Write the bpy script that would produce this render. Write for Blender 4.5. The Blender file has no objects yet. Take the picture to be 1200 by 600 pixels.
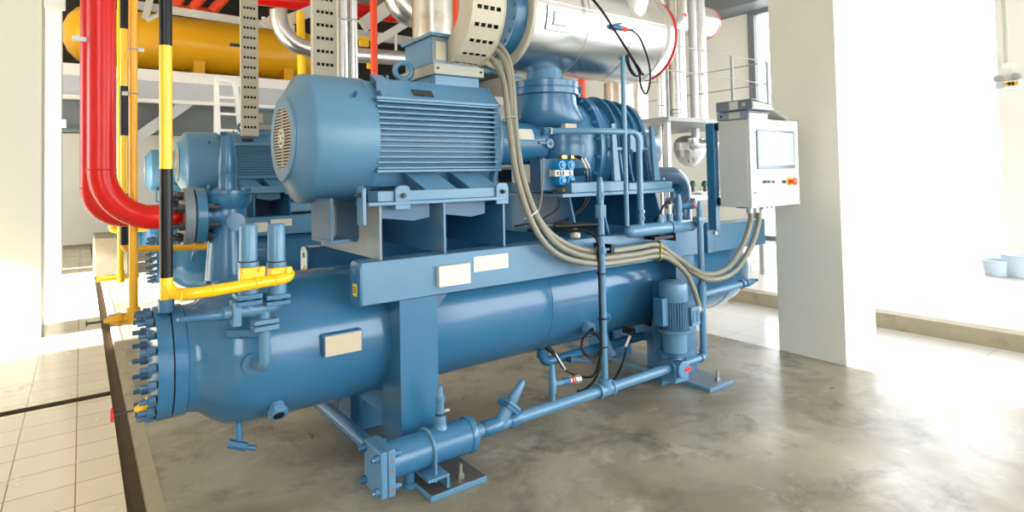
import bpy, bmesh, math, random
from mathutils import Vector as V, Matrix, Euler
random.seed(7)
PI = math.pi
scn = bpy.context.scene
col = scn.collection
# ------------------------------------------------------------------ camera (surveyed from the vanishing points)
CH = 1.6
YAW, PIT, ROL = (math.radians(a) for a in (36.446, 1.676, -1.166))
FP, CX, CY = 683.5, 600.0, 186.0
cf = V((math.sin(YAW) * math.cos(PIT), math.cos(YAW) * math.cos(PIT), math.sin(PIT)))
cr = V((math.cos(YAW), -math.sin(YAW), 0.0))
cu = cr.cross(cf)
cr, cu = cr * math.cos(ROL) + cu * math.sin(ROL), cu * math.cos(ROL) - cr * math.sin(ROL)
CO = V((0, 0, CH))
def P(x, y, Y):                       # the point at depth Y that is seen at photo position x, y
    d = cf + cr * ((x - CX) / FP) - cu * ((y - CY) / FP)
    return CO + d * (Y / d.y)
def PX(x, y, X):
    d = cf + cr * ((x - CX) / FP) - cu * ((y - CY) / FP)
    return CO + d * (X / d.x)
cam = bpy.data.cameras.new('camera')
cam.sensor_width = 36; cam.lens = FP / 1200 * 36; cam.shift_y = -(300 - CY) / 1200
cam.clip_start = .05; cam.clip_end = 300
co = bpy.data.objects.new('camera', cam); col.objects.link(co)
m = Matrix((cr, cu, -cf)).transposed().to_4x4(); m.translation = CO
co.matrix_world = m
scn.camera = co

# ------------------------------------------------------------------ materials
def mat(name, c, rough=.4, metal=0., var=.0, scale=6., bump=0., dirt=None, dscale=3., dlo=.55, dhi=.75, spec=.5, coat=0.):
    m = bpy.data.materials.new(name); m.use_nodes = True
    nt = m.node_tree; b = nt.nodes['Principled BSDF']
    b.inputs['Roughness'].default_value = rough; b.inputs['Metallic'].default_value = metal
    b.inputs['Specular IOR Level'].default_value = spec
    if coat: b.inputs['Coat Weight'].default_value = coat; b.inputs['Coat Roughness'].default_value = .12
    b.inputs['Base Color'].default_value = (*c, 1)
    if var or dirt or bump:
        tc = nt.nodes.new('ShaderNodeTexCoord'); n = nt.nodes.new('ShaderNodeTexNoise')
        n.inputs['Scale'].default_value = scale; n.inputs['Detail'].default_value = 6
        nt.links.new(tc.outputs['Object'], n.inputs['Vector'])
        hs = nt.nodes.new('ShaderNodeMix'); hs.data_type = 'RGBA'
        hs.inputs[6].default_value = (*[v * (1 - var) for v in c], 1); hs.inputs[7].default_value = (*[min(1, v * (1 + var)) for v in c], 1)
        nt.links.new(n.outputs['Fac'], hs.inputs[0]); out = hs.outputs[2]
        if dirt:
            n2 = nt.nodes.new('ShaderNodeTexNoise'); n2.inputs['Scale'].default_value = dscale; n2.inputs['Detail'].default_value = 9
            n2.inputs['Roughness'].default_value = .65
            nt.links.new(tc.outputs['Object'], n2.inputs['Vector'])
            rp = nt.nodes.new('ShaderNodeMapRange'); rp.inputs[1].default_value = dlo; rp.inputs[2].default_value = dhi
            nt.links.new(n2.outputs['Fac'], rp.inputs[0])
            mx = nt.nodes.new('ShaderNodeMix'); mx.data_type = 'RGBA'
            nt.links.new(rp.outputs[0], mx.inputs[0]); nt.links.new(out, mx.inputs[6]); mx.inputs[7].default_value = (*dirt, 1)
            out = mx.outputs[2]
        nt.links.new(out, b.inputs['Base Color'])
        if bump:
            bp = nt.nodes.new('ShaderNodeBump'); bp.inputs['Strength'].default_value = bump; bp.inputs['Distance'].default_value = .01
            nt.links.new(n.outputs['Fac'], bp.inputs['Height']); nt.links.new(bp.outputs['Normal'], b.inputs['Normal'])
    return m
def tile_mat(name, c1, c2, grout, ox, oy, sx, sy, rough=.1, dirt=(.35, .27, .15)):
    m = bpy.data.materials.new(name); m.use_nodes = True; nt = m.node_tree; b = nt.nodes['Principled BSDF']
    tc = nt.nodes.new('ShaderNodeTexCoord'); mp = nt.nodes.new('ShaderNodeMapping'); mp.inputs['Location'].default_value = (ox, oy, 0)
    nt.links.new(tc.outputs['Object'], mp.inputs[0])
    br = nt.nodes.new('ShaderNodeTexBrick'); br.offset = 0; br.inputs['Scale'].default_value = 1
    br.inputs['Brick Width'].default_value = sx; br.inputs['Row Height'].default_value = sy
    br.inputs['Mortar Size'].default_value = .004; br.inputs['Mortar Smooth'].default_value = .3
    br.inputs['Color1'].default_value = (*c1, 1); br.inputs['Color2'].default_value = (*c2, 1); br.inputs['Mortar'].default_value = (*grout, 1)
    nt.links.new(mp.outputs[0], br.inputs['Vector'])
    n = nt.nodes.new('ShaderNodeTexNoise'); n.inputs['Scale'].default_value = 2.2; n.inputs['Detail'].default_value = 10; n.inputs['Roughness'].default_value = .7
    nt.links.new(tc.outputs['Object'], n.inputs['Vector'])
    rp = nt.nodes.new('ShaderNodeMapRange'); rp.inputs[1].default_value = .56; rp.inputs[2].default_value = .85; rp.inputs[4].default_value = .6
    nt.links.new(n.outputs['Fac'], rp.inputs[0])
    mx = nt.nodes.new('ShaderNodeMix'); mx.data_type = 'RGBA'; nt.links.new(rp.outputs[0], mx.inputs[0])
    nt.links.new(br.outputs['Color'], mx.inputs[6]); mx.inputs[7].default_value = (*dirt, 1)
    nt.links.new(mx.outputs[2], b.inputs['Base Color'])
    rr = nt.nodes.new('ShaderNodeMapRange'); rr.inputs[1].default_value = .3; rr.inputs[2].default_value = .7; rr.inputs[3].default_value = rough; rr.inputs[4].default_value = rough + .22
    nt.links.new(n.outputs['Fac'], rr.inputs[0]); nt.links.new(rr.outputs[0], b.inputs['Roughness'])
    bp = nt.nodes.new('ShaderNodeBump'); bp.inputs['Strength'].default_value = .25; bp.inputs['Distance'].default_value = .003; bp.invert = True
    nt.links.new(br.outputs['Fac'], bp.inputs['Height']); nt.links.new(bp.outputs['Normal'], b.inputs['Normal'])
    return m
def concrete_mat():
    m = bpy.data.materials.new('stained_concrete'); m.use_nodes = True; nt = m.node_tree; b = nt.nodes['Principled BSDF']
    tc = nt.nodes.new('ShaderNodeTexCoord')
    def noise(s, d=8, r=.6, dist=0):
        n = nt.nodes.new('ShaderNodeTexNoise'); n.inputs['Scale'].default_value = s; n.inputs['Detail'].default_value = d
        n.inputs['Roughness'].default_value = r; n.inputs['Distortion'].default_value = dist
        nt.links.new(tc.outputs['Object'], n.inputs['Vector']); return n.outputs['Fac']
    def rng(f, a, b_, lo=0, hi=1):
        r = nt.nodes.new('ShaderNodeMapRange'); r.inputs[1].default_value = a; r.inputs[2].default_value = b_; r.inputs[3].default_value = lo; r.inputs[4].default_value = hi
        nt.links.new(f, r.inputs[0]); return r.outputs[0]
    def mix(f, a, c):
        x = nt.nodes.new('ShaderNodeMix'); x.data_type = 'RGBA'; nt.links.new(f, x.inputs[0])
        if isinstance(a, tuple): x.inputs[6].default_value = (*a, 1)
        else: nt.links.new(a, x.inputs[6])
        x.inputs[7].default_value = (*c, 1); return x.outputs[2]
    o = mix(rng(noise(.9, 6, .6, .6), .35, .68), (.40, .37, .29), (.175, .15, .10))
    o = mix(rng(noise(2.1, 10, .7, .35), .50, .68), o, (.10, .088, .062))
    o = mix(rng(noise(3.4, 9, .72, .3), .56, .78), o, (.54, .52, .46))
    o = mix(rng(noise(1.4, 8, .6, .5), .60, .78), o, (.27, .20, .095))
    nt.links.new(o, b.inputs['Base Color'])
    nt.links.new(rng(noise(1.6, 8, .6, .5), .3, .7, .26, .46), b.inputs['Roughness'])
    bp = nt.nodes.new('ShaderNodeBump'); bp.inputs['Strength'].default_value = .25; bp.inputs['Distance'].default_value = .004
    nt.links.new(noise(9, 8, .6), bp.inputs['Height']); nt.links.new(bp.outputs['Normal'], b.inputs['Normal'])
    return m
BL = (.030, .142, .275)
blue = mat('blue_paint', BL, .24, var=.08, scale=4, coat=.12)
blue_l = mat('light_blue_paint', (.078, .205, .335), .30, var=.06, coat=.1)
blue_v = mat('vessel_blue_paint', BL, .15, var=.08, scale=3)
blue_m = mat('motor_blue_paint', (.075, .205, .335), .36, var=.07, scale=5, coat=.06)
blue_d = mat('worn_blue_paint', (.04, .115, .21), .45, var=.15, scale=9, dirt=(.10, .09, .07), dscale=5)
grime = mat('oily_top_plate', (.09, .085, .075), .4, var=.3, dirt=(.05, .15, .26), dscale=8)
stand_m = mat('greyed_blue_paint', (.17, .21, .24), .4, var=.15, scale=8)
red = mat('red_paint', (.56, .006, .003), .28, var=.05, spec=.35)
orange = mat('orange_red_paint', (.75, .06, .012), .35, var=.05)
yellow = mat('yellow_paint', (.88, .52, .004), .28, var=.04, coat=.2)
ochre = mat('ochre_paint', (.72, .36, .01), .32, var=.07)
tanky = mat('yellow_vessel_paint', (.86, .44, .005), .3, var=.06, scale=1.5)
black = mat('black_paint', (.006, .006, .008), .3, var=.2, spec=.25)
rubber = mat('black_rubber', (.006, .006, .007), .45, var=.2, spec=.25)
steel = mat('bolt_steel', (.45, .43, .38), .35, .9, var=.15)
darkbolt = mat('dark_bolt', (.06, .06, .065), .4, .5, var=.3)
alu = mat('aluminium_cladding', (.66, .67, .68), .26, 1., var=.08, scale=5, bump=.08, dirt=(.55, .54, .51), dscale=2.2)
alu_s = mat('stained_cladding', (.70, .68, .64), .3, 1., var=.15, scale=3, bump=.15, dirt=(.48, .38, .25), dscale=2.6, dlo=.52, dhi=.75)
rail_m = mat('grey_rail_paint', (.30, .32, .33), .45, var=.08)
flange_grey = mat('grey_green_enamel', (.30, .31, .27), .4, var=.05)
strut_m = mat('grey_white_paint', (.52, .52, .5), .5, var=.04)
galv = mat('galvanised_steel', (.42, .43, .44), .42, .7, var=.12)
cream_tray = mat('cream_tray_paint', (.46, .435, .35), .42, var=.06)
conduit_m = mat('grey_conduit', (.215, .21, .165), .42, var=.06, scale=20)
wall_m = mat('cream_wall_paint', (.78, .775, .72), .6, var=.03, scale=1.2)
pillar_m = mat('pillar_plaster', (.74, .735, .665), .5, var=.04, scale=2, dirt=(.58, .52, .38), dscale=2.2, dlo=.66, dhi=.8)
white_m = mat('white_paint', (.82, .82, .82), .45, var=.03)
grey_fascia = mat('grey_fascia_paint', (.50, .53, .58), .5, var=.04)
dark_fascia = mat('dark_grey_paint', (.16, .18, .2), .5, var=.08)
void_shade = mat('roof_void_shade', (.022, .017, .012), .7, var=.4, scale=2)
ceil_m = mat('ceiling_plaster', (.55, .53, .5), .8, var=.05)
cab_m = mat('light_grey_enamel', (.60, .615, .58), .32, var=.02)
cab_d = mat('white_enamel_door', (.72, .735, .72), .3, var=.02)
screen_m = mat('pale_screen', (.50, .60, .68), .1, var=.02)
bezel_m = mat('grey_blue_bezel', (.13, .18, .24), .3, var=.05)
stripe_m = mat('screen_stripe', (.93, .95, .97), .08, var=.01)
plate_m = mat('beige_plate', (.48, .42, .31), .4, .0, var=.06)
plate_w = mat('pale_label', (.64, .62, .54), .45, var=.1, scale=30)
sticker = mat('warning_sticker', (.85, .55, .01), .4, var=.02)
cyan = mat('bright_blue_plastic', (.01, .32, .75), .3, var=.05)
binder_m = mat('grey_binder_cover', (.17, .20, .225), .4, var=.15, scale=40)
binder_l = mat('blue_grey_binder_cover', (.27, .33, .42), .4, var=.12, scale=40)
paper_m = mat('paper_pages', (.8, .8, .78), .7, var=.06, scale=60)
bucket_m = mat('pale_blue_plastic', (.62, .74, .85), .4, var=.03)
kerb_m = mat('dirty_kerb_concrete', (.36, .31, .22), .7, var=.2, scale=5, dirt=(.2, .13, .07), dscale=4)
gutter_m = mat('rusty_gutter', (.07, .04, .018), .6, var=.4, scale=6, dirt=(.05, .035, .02), dscale=4)
brass = mat('brass', (.55, .4, .13), .35, .9, var=.1)
green = mat('dark_green_plastic', (.01, .09, .06), .35, var=.1)
gasket = mat('gasket_black', (.008, .01, .012), .6, var=.2)
redring = mat('red_band_paint', (.75, .02, .015), .35, var=.03)
glass_m = bpy.data.materials.new('window_glass'); glass_m.use_nodes = True
gb = glass_m.node_tree.nodes['Principled BSDF']; gb.inputs['Transmission Weight'].default_value = 1; gb.inputs['Roughness'].default_value = 0; gb.inputs['IOR'].default_value = 1.02; gb.inputs['Base Color'].default_value = (.97, .99, 1, 1)
conc = concrete_mat()
tileL = tile_mat('cream_floor_tile', (.76, .69, .53), (.71, .64, .48), (.32, .21, .10), .317, -.085, .2925, .277)
tileR = tile_mat('white_floor_tile', (.82, .83, .82), (.79, .8, .79), (.6, .57, .5), 0, .1, .58, .58, rough=.06, dirt=(.7, .68, .6))
outer_m = mat('pale_outdoor_slab', (.56, .55, .52), .4, var=.08, scale=2, dirt=(.40, .37, .33), dscale=1.2, dlo=.5, dhi=.8)

# ------------------------------------------------------------------ mesh builder
def basis(d):
    d = V(d).normalized(); a = V((0, 0, 1)) if abs(d.z) < .9 else V((1, 0, 0))
    u = d.cross(a).normalized(); return d, u, d.cross(u).normalized()
class M:
    def __init__(s): s.bm = bmesh.new()
    def face(s, vs):
        try: return s.bm.faces.new(vs)
        except ValueError: return None
    def hull8(s, p):                   # p: bottom 4 ccw, top 4 ccw
        v = [s.bm.verts.new(q) for q in p]
        for f in ((3, 2, 1, 0), (4, 5, 6, 7), (0, 1, 5, 4), (1, 2, 6, 5), (2, 3, 7, 6), (3, 0, 4, 7)): s.face([v[i] for i in f])
        return s
    def box(s, x0, x1, y0, y1, z0, z1):
        return s.hull8([(x0, y0, z0), (x1, y0, z0), (x1, y1, z0), (x0, y1, z0), (x0, y0, z1), (x1, y0, z1), (x1, y1, z1), (x0, y1, z1)])
    def bar(s, p, q, w, h, up=(0, 0, 1)):
        p, q = V(p), V(q); d = (q - p).normalized(); u = V(up); r = d.cross(u)
        r = r.normalized() if r.length > 1e-4 else V((1, 0, 0)); u = r.cross(d).normalized()
        a, b = r * w / 2, u * h / 2
        return s.hull8([p - a - b, p + a - b, q + a - b, q - a - b, p - a + b, p + a + b, q + a + b, q - a + b])
    def prism(s, pts, ext):
        e = V(ext); a = [s.bm.verts.new(p) for p in pts]; b = [s.bm.verts.new(V(p) + e) for p in pts]
        s.face(list(reversed(a))); s.face(b); n = len(a)
        for i in range(n): s.face([a[i], a[(i + 1) % n], b[(i + 1) % n], b[i]])
        return s
    def rev(s, o, d, prof, n=32, sy=1.):  # lathe: prof = [(t, r)], along d from o ; sy scales the world-y offset
        d, u, w = basis(d); o = V(o); rings = []
        for t, r in prof:
            if r < 1e-5: rings.append([s.bm.verts.new(o + d * t)]); continue
            ring = []
            for i in range(n):
                q = (u * math.cos(2 * PI * i / n) + w * math.sin(2 * PI * i / n)) * r
                q.y *= sy; ring.append(s.bm.verts.new(o + d * t + q))
            rings.append(ring)
        for a, b in zip(rings, rings[1:]):
            if len(a) == 1 and len(b) == 1: continue
            for i in range(n):
                j = (i + 1) % n
                if len(a) == 1: s.face([a[0], b[j], b[i]])
                elif len(b) == 1: s.face([a[i], a[j], b[0]])
                else: s.face([a[i], a[j], b[j], b[i]])
        if len(rings[0]) > 1: s.face(list(reversed(rings[0])))
        if len(rings[-1]) > 1: s.face(rings[-1])
        return s
    def cyl(s, p, q, r, r2=None, n=24):
        p, q = V(p), V(q); L = (q - p).length
        return s.rev(p, q - p, [(0, r), (L, r if r2 is None else r2)], n)
    def pipe(s, o, d, ro, ri, L, n=28):
        d, u, w = basis(d); o = V(o); R = []
        for t, r in ((0, ro), (L, ro), (L, ri), (0, ri)):
            R.append([s.bm.verts.new(o + d * t + (u * math.cos(2 * PI * i / n) + w * math.sin(2 * PI * i / n)) * r) for i in range(n)])
        for k in range(4):
            a, b = R[k], R[(k + 1) % 4]
            for i in range(n): s.face([a[i], a[(i + 1) % n], b[(i + 1) % n], b[i]])
        return s
    def tor(s, c, ax, R, r, n=28, k=10, a0=0., a1=2 * PI):
        d, u, w = basis(ax); c = V(c); full = abs(a1 - a0 - 2 * PI) < 1e-6; rings = []
        cnt = n if full else n + 1
        for i in range(cnt):
            a = a0 + (a1 - a0) * i / n; e = u * math.cos(a) + w * math.sin(a)
            rings.append([s.bm.verts.new(c + e * (R + r * math.cos(2 * PI * j / k)) + d * r * math.sin(2 * PI * j / k)) for j in range(k)])
        for i in range(n):
            A, B = rings[i], rings[(i + 1) % cnt]
            for j in range(k): s.face([A[j], B[j], B[(j + 1) % k], A[(j + 1) % k]])
        if not full: s.face(rings[0]); s.face(list(reversed(rings[-1])))
        return s
    def tube(s, pts, r, n=14, fillet=0., seg=8, caps=True):
        pts = [V(p) for p in pts]
        if fillet:
            out = [pts[0]]
            for i in range(1, len(pts) - 1):
                a, b, c = pts[i - 1], pts[i], pts[i + 1]
                f = min(fillet, (a - b).length * (.97 if i == 1 else .49), (c - b).length * (.97 if i == len(pts) - 2 else .49))
                p0, p2 = b + (a - b).normalized() * f, b + (c - b).normalized() * f
                # circular-like blend
                for k in range(seg + 1):
                    t = k / seg; w_ = .75
                    den = (1 - t) ** 2 + 2 * w_ * t * (1 - t) + t * t
                    out.append((p0 * (1 - t) ** 2 + b * 2 * w_ * t * (1 - t) + p2 * t * t) / den)
            out.append(pts[-1]); pts = out
        tan = [(pts[min(i + 1, len(pts) - 1)] - pts[max(i - 1, 0)]).normalized() for i in range(len(pts))]
        d, u, w = basis(tan[0]); rings = []
        for p, t in zip(pts, tan):
            u = (u - t * u.dot(t)).normalized(); w = t.cross(u)
            rings.append([s.bm.verts.new(p + (u * math.cos(2 * PI * i / n) + w * math.sin(2 * PI * i / n)) * r) for i in range(n)])
        for a, b in zip(rings, rings[1:]):
            for i in range(n): s.face([a[i], a[(i + 1) % n], b[(i + 1) % n], b[i]])
        if caps: s.face(list(reversed(rings[0]))); s.face(rings[-1])
        return s
    def build(s, name, mt, parent=None, bevel=0., ang=38):
        bmesh.ops.recalc_face_normals(s.bm, faces=s.bm.faces)
        me = bpy.data.meshes.new(name); s.bm.to_mesh(me); s.bm.free()
        me.polygons.foreach_set('use_smooth', [True] * len(me.polygons))
        me.set_sharp_from_angle(angle=math.radians(ang))
        me.materials.append(mt)
        return link(name, me, parent, bevel)
def link(name, me, parent=None, bevel=0.):
    o = bpy.data.objects.new(name, me); col.objects.link(o)
    if parent is not None:
        o.parent = parent
        if parent.type == 'EMPTY': o.matrix_parent_inverse = Matrix.Translation(-parent.location)
    if bevel:
        b = o.modifiers.new('edge', 'BEVEL'); b.width = bevel; b.segments = 2; b.limit_method = 'ANGLE'; b.angle_limit = math.radians(50)
    return o
def place(name, me, loc, parent, rot=None):      # another copy of a small mesh as its own object
    o = link(name, me, parent)
    o.location = loc
    if rot is not None: o.rotation_euler = rot
    return o
def tag(o, label, cat, group=None, kind=None):
    o['label'] = label; o['category'] = cat
    if group: o['group'] = group
    if kind: o['kind'] = kind
    return o
def thing(name, label, cat, loc=(0, 0, 0), group=None):
    o = bpy.data.objects.new(name, None); col.objects.link(o); o.location = loc; o.empty_display_size = .1
    return tag(o, label, cat, group)
def struct(o): o['kind'] = 'structure'; return o
def kids(o): return [c for c in bpy.data.objects if c.parent == o]
def copy_tree(o, off, label=None, first=True, skip=()):
    c = o.copy(); col.objects.link(c)
    if first:
        c.location = o.location + V(off)
        if label: c['label'] = label
    for ch in kids(o):
        if ch.name.split('.')[0] in skip: continue
        d = copy_tree(ch, off, None, False, skip); mi = ch.matrix_parent_inverse.copy(); d.parent = c; d.matrix_parent_inverse = mi
    return c
def spline(pts, n=10):                            # Catmull-Rom through pts
    pts = [V(p) for p in pts]; q = [pts[0] * 2 - pts[1]] + pts + [pts[-1] * 2 - pts[-2]]; out = []
    for i in range(1, len(q) - 2):
        a, b, c, d = q[i - 1:i + 3]
        for k in range(n):
            t = k / n
            out.append(.5 * (2 * b + (c - a) * t + (2 * a - 5 * b + 4 * c - d) * t * t + (3 * b - a - 3 * c + d) * t ** 3))
    out.append(pts[-1]); return out
def bolt_mesh(name, mt, r=.014, h=.02, shank=.0, sr=.008):  # hex head pointing to +z with a stud
    b = M(); b.cyl((0, 0, 0), (0, 0, h), r, n=6)
    if shank: b.cyl((0, 0, h * .5), (0, 0, h + shank), sr, n=10)
    bmesh.ops.recalc_face_normals(b.bm, faces=b.bm.faces)
    me = bpy.data.meshes.new(name); b.bm.to_mesh(me); b.bm.free(); me.materials.append(mt); return me
AXM = Euler((0, -PI / 2, 0)); AXP = Euler((0, PI / 2, 0)); AYM = Euler((PI / 2, 0, 0)); AZP = Euler((0, 0, 0)); AZM = Euler((PI, 0, 0))
B_blue = bolt_mesh('bolt', blue, .013, .016, .008)
B_blue_s = bolt_mesh('bolt_small', blue, .009, .01, .004, .005)
B_blue_m = bolt_mesh('bolt_medium', blue, .016, .014)
B_dark = bolt_mesh('bolt_dark', darkbolt, .015, .016, .014)
B_darks = bolt_mesh('bolt_dark_small', darkbolt, .008, .008, .004, .004)
B_steel = bolt_mesh('bolt_steel', steel, .021, .024, .05, .011)
B_cov = bolt_mesh('bolt_cover', blue, .019, .02, .016, .011)
B_stud = bolt_mesh('stud_bolt', blue_d, .023, .03, .034, .012)

# ================================================================== SETTING
def wall(name, m, *bx):
    b = M()
    for a in bx: b.box(*a)
    return struct(b.build(name, m))
wall('floor', tileL, (-9, .18, -5, 5.42, -.12, 0), (-9, .18, 5.53, 18.5, -.12, 0))
wall('floor_gutter', gutter_m, (.18, .262, -5, 18.5, -.16, -.05), (-9, .18, 5.42, 5.53, -.16, -.09), (-9, .18, 5.518, 5.532, -.1, .0005))
wall('floor_kerb', kerb_m, (.262, .335, -5, 18.5, -.16, 0.004))
wall('floor_slab', conc, (.335, 5.0, -5, 18.5, -.16, 0))
wall('floor_corridor', tileR, (5.0, 6.46, -5, 18.5, -.12, 0))
b = M(); b.box(6.46, 6.62, -5, 18.5, -.12, .15); struct(b.build('floor_step', kerb_m, None, .008))
wall('floor_outer', outer_m, (6.62, 40, -14, 30, -.12, .152))
wall('floor_ground', kerb_m, (-40, 40, -45, -5.2, -.2, -.05), (-40, -9.2, -5.2, 30, -.2, -.05))  # outdoor ground out of view, added to darken light from below
wall('ceiling', ceil_m, (-9, 11.5, -5, 18.5, 7.2, 7.4))
wall('wall_back', wall_m, (-9, 11.7, 18.5, 18.75, -.12, 7.4))
wall('wall_shade_sheet', void_shade, (-1.2, 11.5, 18.38, 18.498, 4.0, 7.2))  # near-black sheet on the back wall, painted shade of the roof void
wall('wall_left', wall_m, (-9.2, -9, -5, 6.6, -.12, 7.4), (-9.2, -9, 13.5, 18.5, -.12, 7.4), (-9.2, -9, 6.6, 13.5, 4.3, 7.4))
# end wall: cream pier with a tall window beside it, wide open doorway, pier with the emergency lamp
wall('wall_right', wall_m, (11.5, 11.7, 6.95, 18.5, -.12, 7.4), (11.5, 11.7, 1.0, 2.78, -.12, 7.4), (11.5, 11.7, -5, 1.0, 5.0, 7.4), (11.5, 11.7, 2.78, 6.95, 5.0, 7.4))  # opening before the lamp pier is out of view, added to brighten the floor
b = M()
b.box(11.46, 11.6, 6.80, 6.95, .15, 5.0); b.box(11.46, 11.6, 6.1, 6.2, .15, 5.0); b.box(11.46, 11.6, 6.2, 6.8, 4.9, 5.0); b.box(11.46, 11.6, 6.2, 6.8, .15, .25)
w1 = struct(b.build('window_1', dark_fascia, None, .005))
b = M(); b.box(11.52, 11.53, 6.2, 6.8, .25, 4.9); struct(b.build('window_pane', glass_m, w1))
b = M(); b.box(10.8, 11.5, 5.2, 18.0, 4.98, 5.3); struct(b.build('trim_2', dark_fascia))
wall('wall_front', wall_m, (-9.2, 1.6, -5.2, -5, -.12, 1.3), (-9.2, 1.6, -5.2, -5, 6.6, 7.4), (-9.2, -5.0, -5.2, -5, 1.3, 6.6), (-2.0, 1.6, -5.2, -5, 1.3, 6.6), (1.6, 11.7, -5.2, -5, 4.4, 7.4))  # unseen wall behind the camera, its openings added and sized for the light
# pillars
b = M(); b.box(4.99, 5.56, -4.9, -4.33, 0, 7.2); struct(b.build('wall_pillar', pillar_m, None, .006))  # unseen pillar behind the camera, added to break up reflections
b = M(); b.box(4.99, 5.56, 2.25, 2.82, 0, 7.2); pr = struct(b.build('wall_pillar', pillar_m, None, .006))
b = M(); b.box(-1.6, -.34, 7.92, 8.6, 0, 7.2); struct(b.build('wall_pillar', pillar_m, None, .006))
b = M(); b.box(-1.2, -.29, 13.2, 13.9, 0, 7.2); struct(b.build('wall_pillar', white_m, None, .006))
wall('baseboard_back', kerb_m, (-9, 11.5, 18.46, 18.5, 0, .08))

# ================================================================== CHILLER
AY = 3.4
def make_vessel():
    Z = .712
    t = thing('pressure_vessel', 'long blue horizontal pressure vessel in front, with bolted end cover and beige plate', 'pressure vessel', (2.8, AY, 0))
    b = M(); b.rev((0, AY, Z), (1, 0, 0), [(.352, .272), (.405, .272), (.412, .262), (.43, .262), (.47, .272), (.52, .315), (.575, .352), (.64, .372), (.72, .377), (4.62, .377), (4.78, .370), (4.92, .345), (5.05, .30), (5.15, .22), (5.21, .12), (5.23, .0)], 64)
    shell = b.build('shell', blue_v, t, ang=50)
    for x in (1.40, 2.55, 3.72, 4.62): b = M(); b.tor((x, AY, Z), (1, 0, 0), .3765, .004, 64, 6); b.build('weld_seam', blue, shell)
    b = M(); b.rev((0, AY, Z), (1, 0, 0), [(.276, .235), (.284, .272), (.345, .272)], 64); cov = b.build('end_cover', blue, t, ang=40)
    b = M(); b.rev((0, AY, Z), (1, 0, 0), [(.344, .262), (.353, .262)], 48); b.build('gasket', gasket, cov)
    for i in range(20):
        a = 2 * PI * (i + .5) / 20
        place('stud_bolt', B_stud, (.276, AY + .249 * math.cos(a), Z + .249 * math.sin(a)), cov, AXM)
    # nozzle saddle where the small valve pipe leaves the shell
    p = P(292, 422, 3.1); b = M(); b.cyl((p.x, 3.02, p.z), (p.x, 3.2, p.z), .05, .075); b.build('nozzle', blue, t)
    # boxed nameplate
    a, c = P(380, 423, 2.98), P(425, 388, 2.98)
    b = M(); b.box(a.x, c.x, 2.985, 3.10, a.z + .01, c.z + .01); br = b.build('plate_bracket', blue, t, .003)
    b = M(); b.box(a.x + .006, c.x - .006, 2.979, 2.985, a.z + .016, c.z + .004); o = b.build('nameplate', plate_m, br, .002); o['label'] = 'blank beige plate'
    # sight glasses
    def sight(px, py, Y, r=.045, mt=black):
        p = P(px, py, Y); b = M(); n = V((0, Y - AY, p.z - Z)).normalized(); q = p - n * .16
        b.cyl(q, p - n * .02, r * .82, n=28); b.cyl(p - n * .035, p, r * 1.1, n=6); s_ = b.build('sight_glass', blue_l, t, .002)
        b = M(); b.cyl(p - n * .001, p + n * .003, r * .6); b.build('lens', mt, s_)
    sight(327, 487, 3.07, .045); sight(692, 388, 3.02, .05); sight(712, 374, 3.02, .036, blue); sight(718, 418, 3.1, .03, blue)
    # drain valve under the shell
    p = P(279, 494, 3.3); b = M(); b.cyl(p + V((0, 0, .04)), p + V((0, -.02, -.09)), .016)
    b.cyl(p + V((-.05, -.02, -.09)), p + V((.03, -.05, -.12)), .022, n=6); b.cyl(p + V((.03, -.05, -.12)), p + V((.07, -.07, -.13)), .013)
    b.build('drain_valve', blue, t, .001)
    return t
vessel = make_vessel()

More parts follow.
